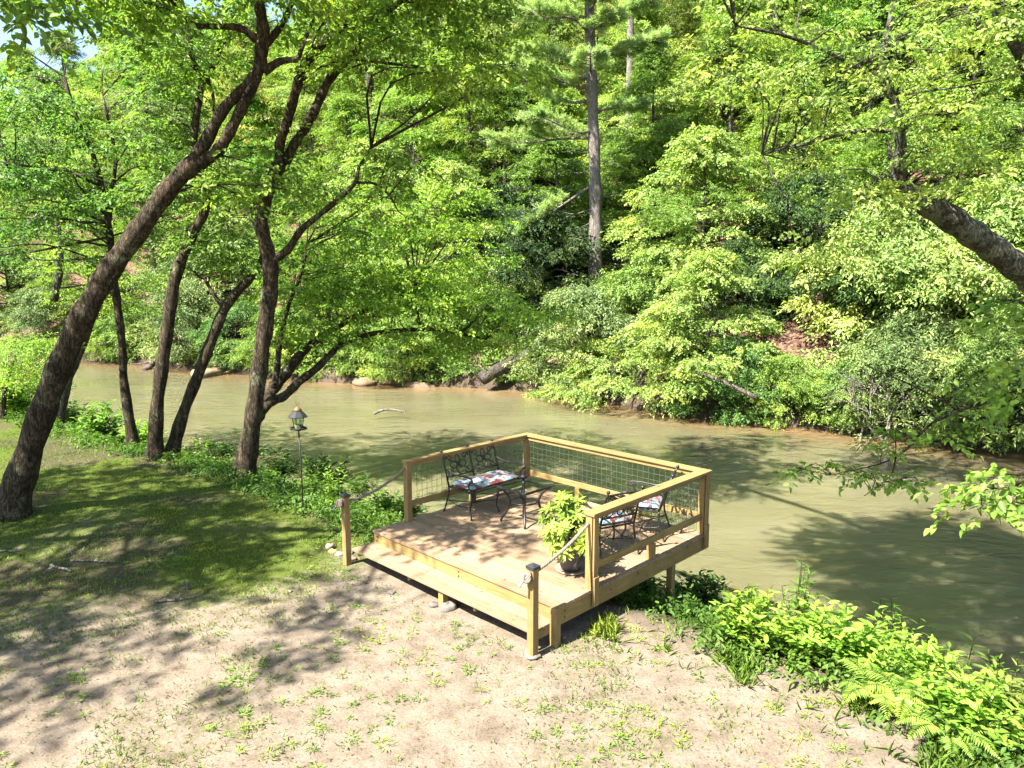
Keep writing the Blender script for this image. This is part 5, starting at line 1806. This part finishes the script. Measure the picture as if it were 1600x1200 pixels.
for k_, s_ in (('leafy', 201), ('lance', 202), ('fern', 203), ('milkweed', 204)):
    TPL[k_] = near_template(k_, s_)
TPL['leafy_wide'] = near_template('leafy', 205)
NM = {'leafy': 'leafy_bush', 'leafy_wide': 'leafy_bush', 'lance': 'willow_weed', 'fern': 'fern', 'milkweed': 'milkweed'}
LIME, MID, DEEP_SHADE = (.235, .385, .06), (.13, .235, .045), (.06, .12, .027)  # the darkest green also carries the shade lying over those bushes
near = [
    ('leafy_wide', 25, 648, 1.6, LIME, 'bright bush at the foot of the lime sapling'),
    ('leafy', 112, 672, 1.2, MID, 'bush behind the leaning trunk, closest to the crooked small tree'),
    ('leafy_wide', 160, 690, 1.3, MID, 'bush at the lawn edge in front of the thin pale-footed tree'),
    ('leafy', 205, 682, 1.0, LIME, 'small bright bush hugging the foot of the thin pale-footed tree'),
    ('leafy_wide', 225, 690, 1.25, LIME, 'light bush just behind the straight slim trunk'),
    ('leafy', 318, 700, 1.25, LIME, 'light bush behind the slanting slim trunk'),
    ('leafy_wide', 345, 712, 1.2, DEEP_SHADE, 'dark bush between the slanting slim trunk and the forked tree'),
    ('leafy_wide', 415, 708, 1.35, DEEP_SHADE, 'dark bush behind the forked tree, between it and the feeder pole'),
    ('leafy', 440, 738, 1.3, DEEP_SHADE, 'dark spreading bush at the lawn edge beside the forked tree trunk'),
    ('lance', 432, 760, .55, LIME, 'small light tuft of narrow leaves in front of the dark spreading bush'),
    ('leafy_wide', 500, 752, 1.4, DEEP_SHADE, 'large dark bush behind the feeder pole'),
    ('lance', 525, 745, 1.25, MID, 'tallest upright weed behind the feeder pole, standing above the dark bush'),
    ('leafy', 560, 765, 1.15, DEEP_SHADE, 'dark bush at the waterside between the feeder pole and the bench'),
    ('lance', 490, 785, .7, MID, 'low narrow-leaved weed directly beside the feeder pole'),
    ('lance', 525, 795, .85, LIME, 'pale shining long-leaved weed behind the far step post'),
    ('lance', 560, 800, .75, MID, 'long-leaved weed under the rope handrail, nearer the step post'),
    ('leafy_wide', 600, 812, .95, MID, 'leafy bush under the rope handrail, against the side of the deck'),
    ('leafy', 635, 800, .9, DEEP_SHADE, 'dark low bush behind the first railing post beside the bench'),
    ('leafy_wide', 1000, 940, .8, DEEP_SHADE, 'shaded bush under the open side of the deck'),
    ('leafy', 1060, 955, .85, DEEP_SHADE, 'shaded bush at the foot of the deck support post'),
    ('leafy_wide', 1095, 965, 1.1, DEEP_SHADE, 'shaded bush on the bank just past the deck support post'),
    ('lance', 1120, 935, .8, DEEP_SHADE, 'shaded narrow-leaved weed at the water between the deck and the glossy bush'),
    ('leafy_wide', 1172, 1012, .85, (.22, .34, .05), 'glossy bush at the sand edge, closest to the deck of the sunlit ones'),
    ('lance', 1240, 985, 1.3, MID, 'tall narrow-leaved weed standing against the dark water behind the glossy bush'),
    ('leafy', 1262, 1035, .9, LIME, 'sunlit lime bush beside the glossy bush'),
    ('leafy_wide', 1325, 1058, .95, LIME, 'sunlit lime bush in the middle of the bank row, between two others'),
    ('fern', 1370, 1105, .6, (.24, .36, .07), 'feathery fern in front of the middle lime bush'),
    ('fern', 1415, 1112, .6, (.24, .36, .07), 'feathery fern next to the big-leaved upright weed'),
    ('leafy', 1385, 1062, 1.05, LIME, 'sunlit bush with upright tips standing against the dark water'),
    ('leafy_wide', 1440, 1095, 1.0, LIME, 'sunlit lime bush beside the big-leaved upright weed'),
    ('milkweed', 1500, 1110, 1.0, (.16, .24, .07), 'upright weed with big pale pointed leaves and a forked tip against the dark water'),
    ('lance', 1400, 1040, 1.1, LIME, 'lime weed with long narrow leaves standing tall against the water in the sunlit row'),
    ('lance', 1570, 1120, 1.0, LIME, 'last tall narrow-leaved weed of the sunlit row, cut by the photo edge'),
    ('lance', 1190, 985, .9, MID, 'narrow-leaved weed rising behind the glossy bush, nearer the deck'),
    ('leafy', 1520, 1160, .9, LIME, 'lime bush below the big-leaved upright weed'),
    ('leafy_wide', 1575, 1170, .9, (.16, .2, .05), 'last bush of the sunlit bank row, in the bottom corner of the photo'),
    ('fern', 1480, 1165, .55, (.24, .36, .07), 'low fern in the grass in front of the lime bushes, nearest the bottom corner'),
]
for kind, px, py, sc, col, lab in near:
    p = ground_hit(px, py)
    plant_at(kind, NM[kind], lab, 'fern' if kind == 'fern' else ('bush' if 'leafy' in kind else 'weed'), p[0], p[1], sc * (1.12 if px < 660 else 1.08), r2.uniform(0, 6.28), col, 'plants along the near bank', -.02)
for k_, o in TPL.items():
    if k_ not in used:
        for ch in list(o.children):
            bpy.data.objects.remove(ch)
        bpy.data.objects.remove(o)

# low ground cover on the near bank slope
rng = np.random.default_rng(91)
n = 26000
qx, qy = rng.uniform(-20, 8, n), rng.uniform(3.5, 26, n)
dd = sdist(qx, qy, NEAR)
cov = fbm(qx, qy, 1.1, 27, 3)
k_ = (dd > -.35 + .5 * (cov - .5)) & (dd < 2.1) & (cov > .38)
u_, v_ = (qx - DX) * dc + (qy - DY) * ds_, -(qx - DX) * ds_ + (qy - DY) * dc
k_ &= ~((u_ > -.1) & (u_ < W + .1) & (v_ > -.5) & (v_ < 1.6))
qx, qy, dd = qx[k_], qy[k_], dd[k_]
zz = height(qx, qy)
lo = np.stack([qx, qy, zz + rng.uniform(.03, .22, len(qx)), rng.uniform(.12, .26, len(qx)), np.full(len(qx), .06), np.zeros(len(qx)), np.zeros(len(qx))], 1)
o = crown_obj('ground_cover', lobes_to_leaves(rng, lo, 5, 8, .22, .075, .036, True), M['leaf'])
o.color = (.085, .16, .032, 1)  # leaf colour lowered to stand for the shade of the tree crowns
tag(o, 'low leafy ground cover on the near bank slope', 'ground cover', kind='stuff')

# ------------------------------------------------------------------ grass, weeds and litter on the lawn
rng = np.random.default_rng(95)
n = 800000
qx, qy = rng.uniform(-14, 5, n), rng.uniform(4.7, 22, n)
t = turf_mask(qx, qy)
tuft = sstep((fbm(qx, qy, .45, 61, 3) - .5) / .14)
dd = sdist(qx, qy, NEAR)
strip = np.exp(-((dd + .55) / .45) ** 2) * (qx > 0.5) * .9         # taller grass along the sand edge
pr = np.clip(t * (.25 + .75 * tuft) * np.where(t < .33, 1.5, .9) + strip * tuft + .02, 0, 1) * np.clip(9.0 / qy, .3, 1.2)
u_, v_ = (qx - DX) * dc + (qy - DY) * ds_, -(qx - DX) * ds_ + (qy - DY) * dc
k_ = (rng.uniform(0, 1, n) < pr * .55) & (dd < .3) & ~((u_ > -.05) & (u_ < W) & (v_ > -.36) & (v_ < D)) & (np.abs(qx / qy) < .78)
qx, qy, st_ = qx[k_], qy[k_], strip[k_]
zz = height(qx, qy)
n = len(qx)
Dg = unit(np.stack([rng.normal(0, .6, n), rng.normal(0, .6, n), np.ones(n) * .8], 1))
Ng = rng.normal(0, 1, (n, 3))
o = crown_obj('grass', leaf_geo(np.stack([qx, qy, zz - .005], 1), Dg, Ng, rng.uniform(.03, .075, n) * (1 + 2.2 * st_), rng.uniform(.005, .009, n), False, .3), M['grass'])
o.color = (.14, .225, .035, 1)
tag(o, 'thin short grass growing in the moss and sand', 'grass', kind='stuff')

# seedling weeds dotted over the sand
n = 1700
qx, qy = rng.uniform(-6, 4, n), rng.uniform(4.8, 11, n)
dd = sdist(qx, qy, NEAR)
u_, v_ = (qx - DX) * dc + (qy - DY) * ds_, -(qx - DX) * ds_ + (qy - DY) * dc
cl_ = fbm(qx, qy, .8, 44, 3)
k_ = (dd < -.05) & (cl_ > .50) & ~((u_ > -.1) & (u_ < W + .1) & (v_ > -.45) & (v_ < D))
qx, qy = qx[k_], qy[k_]
n, kk = len(qx), 13
zz = height(qx, qy)
an = rng.uniform(0, 6.28, (n, kk))
sz = rng.uniform(.5, 1.3, n)
P_ = np.repeat(np.stack([qx, qy, zz], 1), kk, 0) + np.stack([np.cos(an).ravel(), np.sin(an).ravel(), np.zeros(n * kk)], 1) * (rng.uniform(0, .05, n * kk) * np.repeat(sz, kk))[:, None] + np.stack([np.zeros(n * kk)] * 2 + [rng.uniform(0, .03, n * kk)], 1)
Dg = unit(np.stack([np.cos(an).ravel(), np.sin(an).ravel(), rng.uniform(.1, .9, n * kk)], 1))
o = crown_obj('weeds', leaf_geo(P_, Dg, np.array([0, 0, 1.0]) + rng.normal(0, .3, (n * kk, 3)), 0.045 * np.repeat(sz, kk), .011, True, .25), M['grass'])
o.color = (.16, .25, .045, 1)
tag(o, 'small seedling weeds dotted over the sandy ground', 'weeds', kind='stuff')

# fallen leaves and bark crumbs
n = 5200
qx, qy = rng.uniform(-11, 4.5, n), rng.uniform(4.7, 17, n)
k_ = (sdist(qx, qy, NEAR) < 0) & (fbm(qx, qy, 1.5, 14, 3) > .42)
u_, v_ = (qx - DX) * dc + (qy - DY) * ds_, -(qx - DX) * ds_ + (qy - DY) * dc
k_ &= ~((u_ > -.1) & (u_ < W + .1) & (v_ > -.45) & (v_ < D))
qx, qy = qx[k_], qy[k_]
n = len(qx)
Dg = rng.normal(0, 1, (n, 3)) * np.array([1, 1, .12])
o = crown_obj('fallen_leaves', leaf_geo(np.stack([qx, qy, height(qx, qy) + .008], 1), unit(Dg), np.array([0, 0, 1.0]) + rng.normal(0, .3, (n, 3)), rng.uniform(.015, .05, n), rng.uniform(.008, .022, n), False, .1), M['grass'])
o.color = (.16, .105, .06, 1)
tag(o, 'dry fallen leaves and bark crumbs scattered over the ground', 'leaf litter', kind='stuff')

n = 170
uu, vv = rng.uniform(.05, W - .05, n), np.where(rng.uniform(0, 1, n) < .8, rng.uniform(0.02, D - .1, n), rng.uniform(-.36, -.02, n))
zz = np.where(vv < 0, .2625, ZT + .003)
px_, py_ = DX + uu * dc - vv * ds_, DY + uu * ds_ + vv * dc
Dg = rng.normal(0, 1, (n, 3)) * np.array([1, 1, .05])
o = crown_obj('deck_leaves', leaf_geo(np.stack([px_, py_, zz], 1), unit(Dg), np.array([0, 0, 1.0]) + rng.normal(0, .12, (n, 3)), rng.uniform(.012, .05, n), rng.uniform(.006, .02, n), False, .02), M['grass'])
o.color = (.11, .075, .04, 1)
tag(o, 'dry leaf scraps lying on the deck boards', 'leaf litter', kind='stuff')

# sticks on the lawn
def stick(px, py, dx, dy, r, label, seed, side=2):
    p = ground_hit(px, py)
    rng = np.random.default_rng(seed)
    pts = []
    for k in range(5):
        q_ = p + np.array([dx, dy, 0]) * (k / 4 - .5) + np.array([*rng.normal(0, .02, 2), 0])
        pts.append((q_[0], q_[1], hz(q_[0], q_[1]) + r * .8 + .012))
    log('fallen_stick', label, 'stick', pts, r, r * .6, 'bleached', side, seed, 'fallen sticks on the lawn')


stick(97, 889, .42, -.22, .022, 'thick broken stick on the moss, nearest the leaning trunk', 301)
stick(140, 880, .55, -.05, .015, 'forked thin stick on the moss beside the thick broken one', 302, 4)
stick(10, 864, .5, .05, .016, 'grey stick on the grass at the edge of the photo', 303, 1)
stick(275, 940, .45, .12, .014, 'thin stick lying on bare soil below the upright stub', 304)
p = ground_hit(294, 922)
log('stick_stub', 'short pale stub of wood standing upright in the lawn', 'stick', [(p[0], p[1], p[2] - .03), (p[0] - .01, p[1], p[2] + .07), (p[0] - .05, p[1] - .02, p[2] + .11)], 0.022, .026, 'bleached', 0, 305)

for k, (px, py, s_, col, lab) in enumerate((
        (516, 857, .085, (.2,.15,.12), 'reddish grey stone at the end of the row by the far step post'),
        (521, 864, .07, (.38,.21,.07), 'orange stone in the row by the far step post'),
        (531, 868, .075, (.22, .19, .17), 'small dark stone in the middle of the row by the far step post'),
        (544, 865, .08, (.17,.15,.125), 'pale stone touching the far step post'),
        (548, 875, .085, (.26, .17, .13), 'pinkish stone in front of the far step post'),
        (701, 952, .11, (.13, .12, .105), 'pale stone by the short support under the step'),
        (677, 948, .07, (.11,.10,.09), 'small grey stone behind the short support under the step'),
        (612, 927, .06, (.12,.115,.11), 'flat grey stone on the soil in front of the step'),
        (831, 1026, .10, (.17, .145, .12), 'flat pale stone at the foot of the step post nearest the camera'),
        (453, 925, .03, (.22,.2,.18), 'tiny white pebble in the grass left of the step'.replace(' left of', ' well away from')))):
    p = ground_hit(px, py)
    rock('stone', lab, 'stone', (p[0], p[1], p[2] + s_ * .25), s_, s_ * .75, s_ * (.3 if 'flat' in lab else .6), col, 400 + k, 'stones around the step')
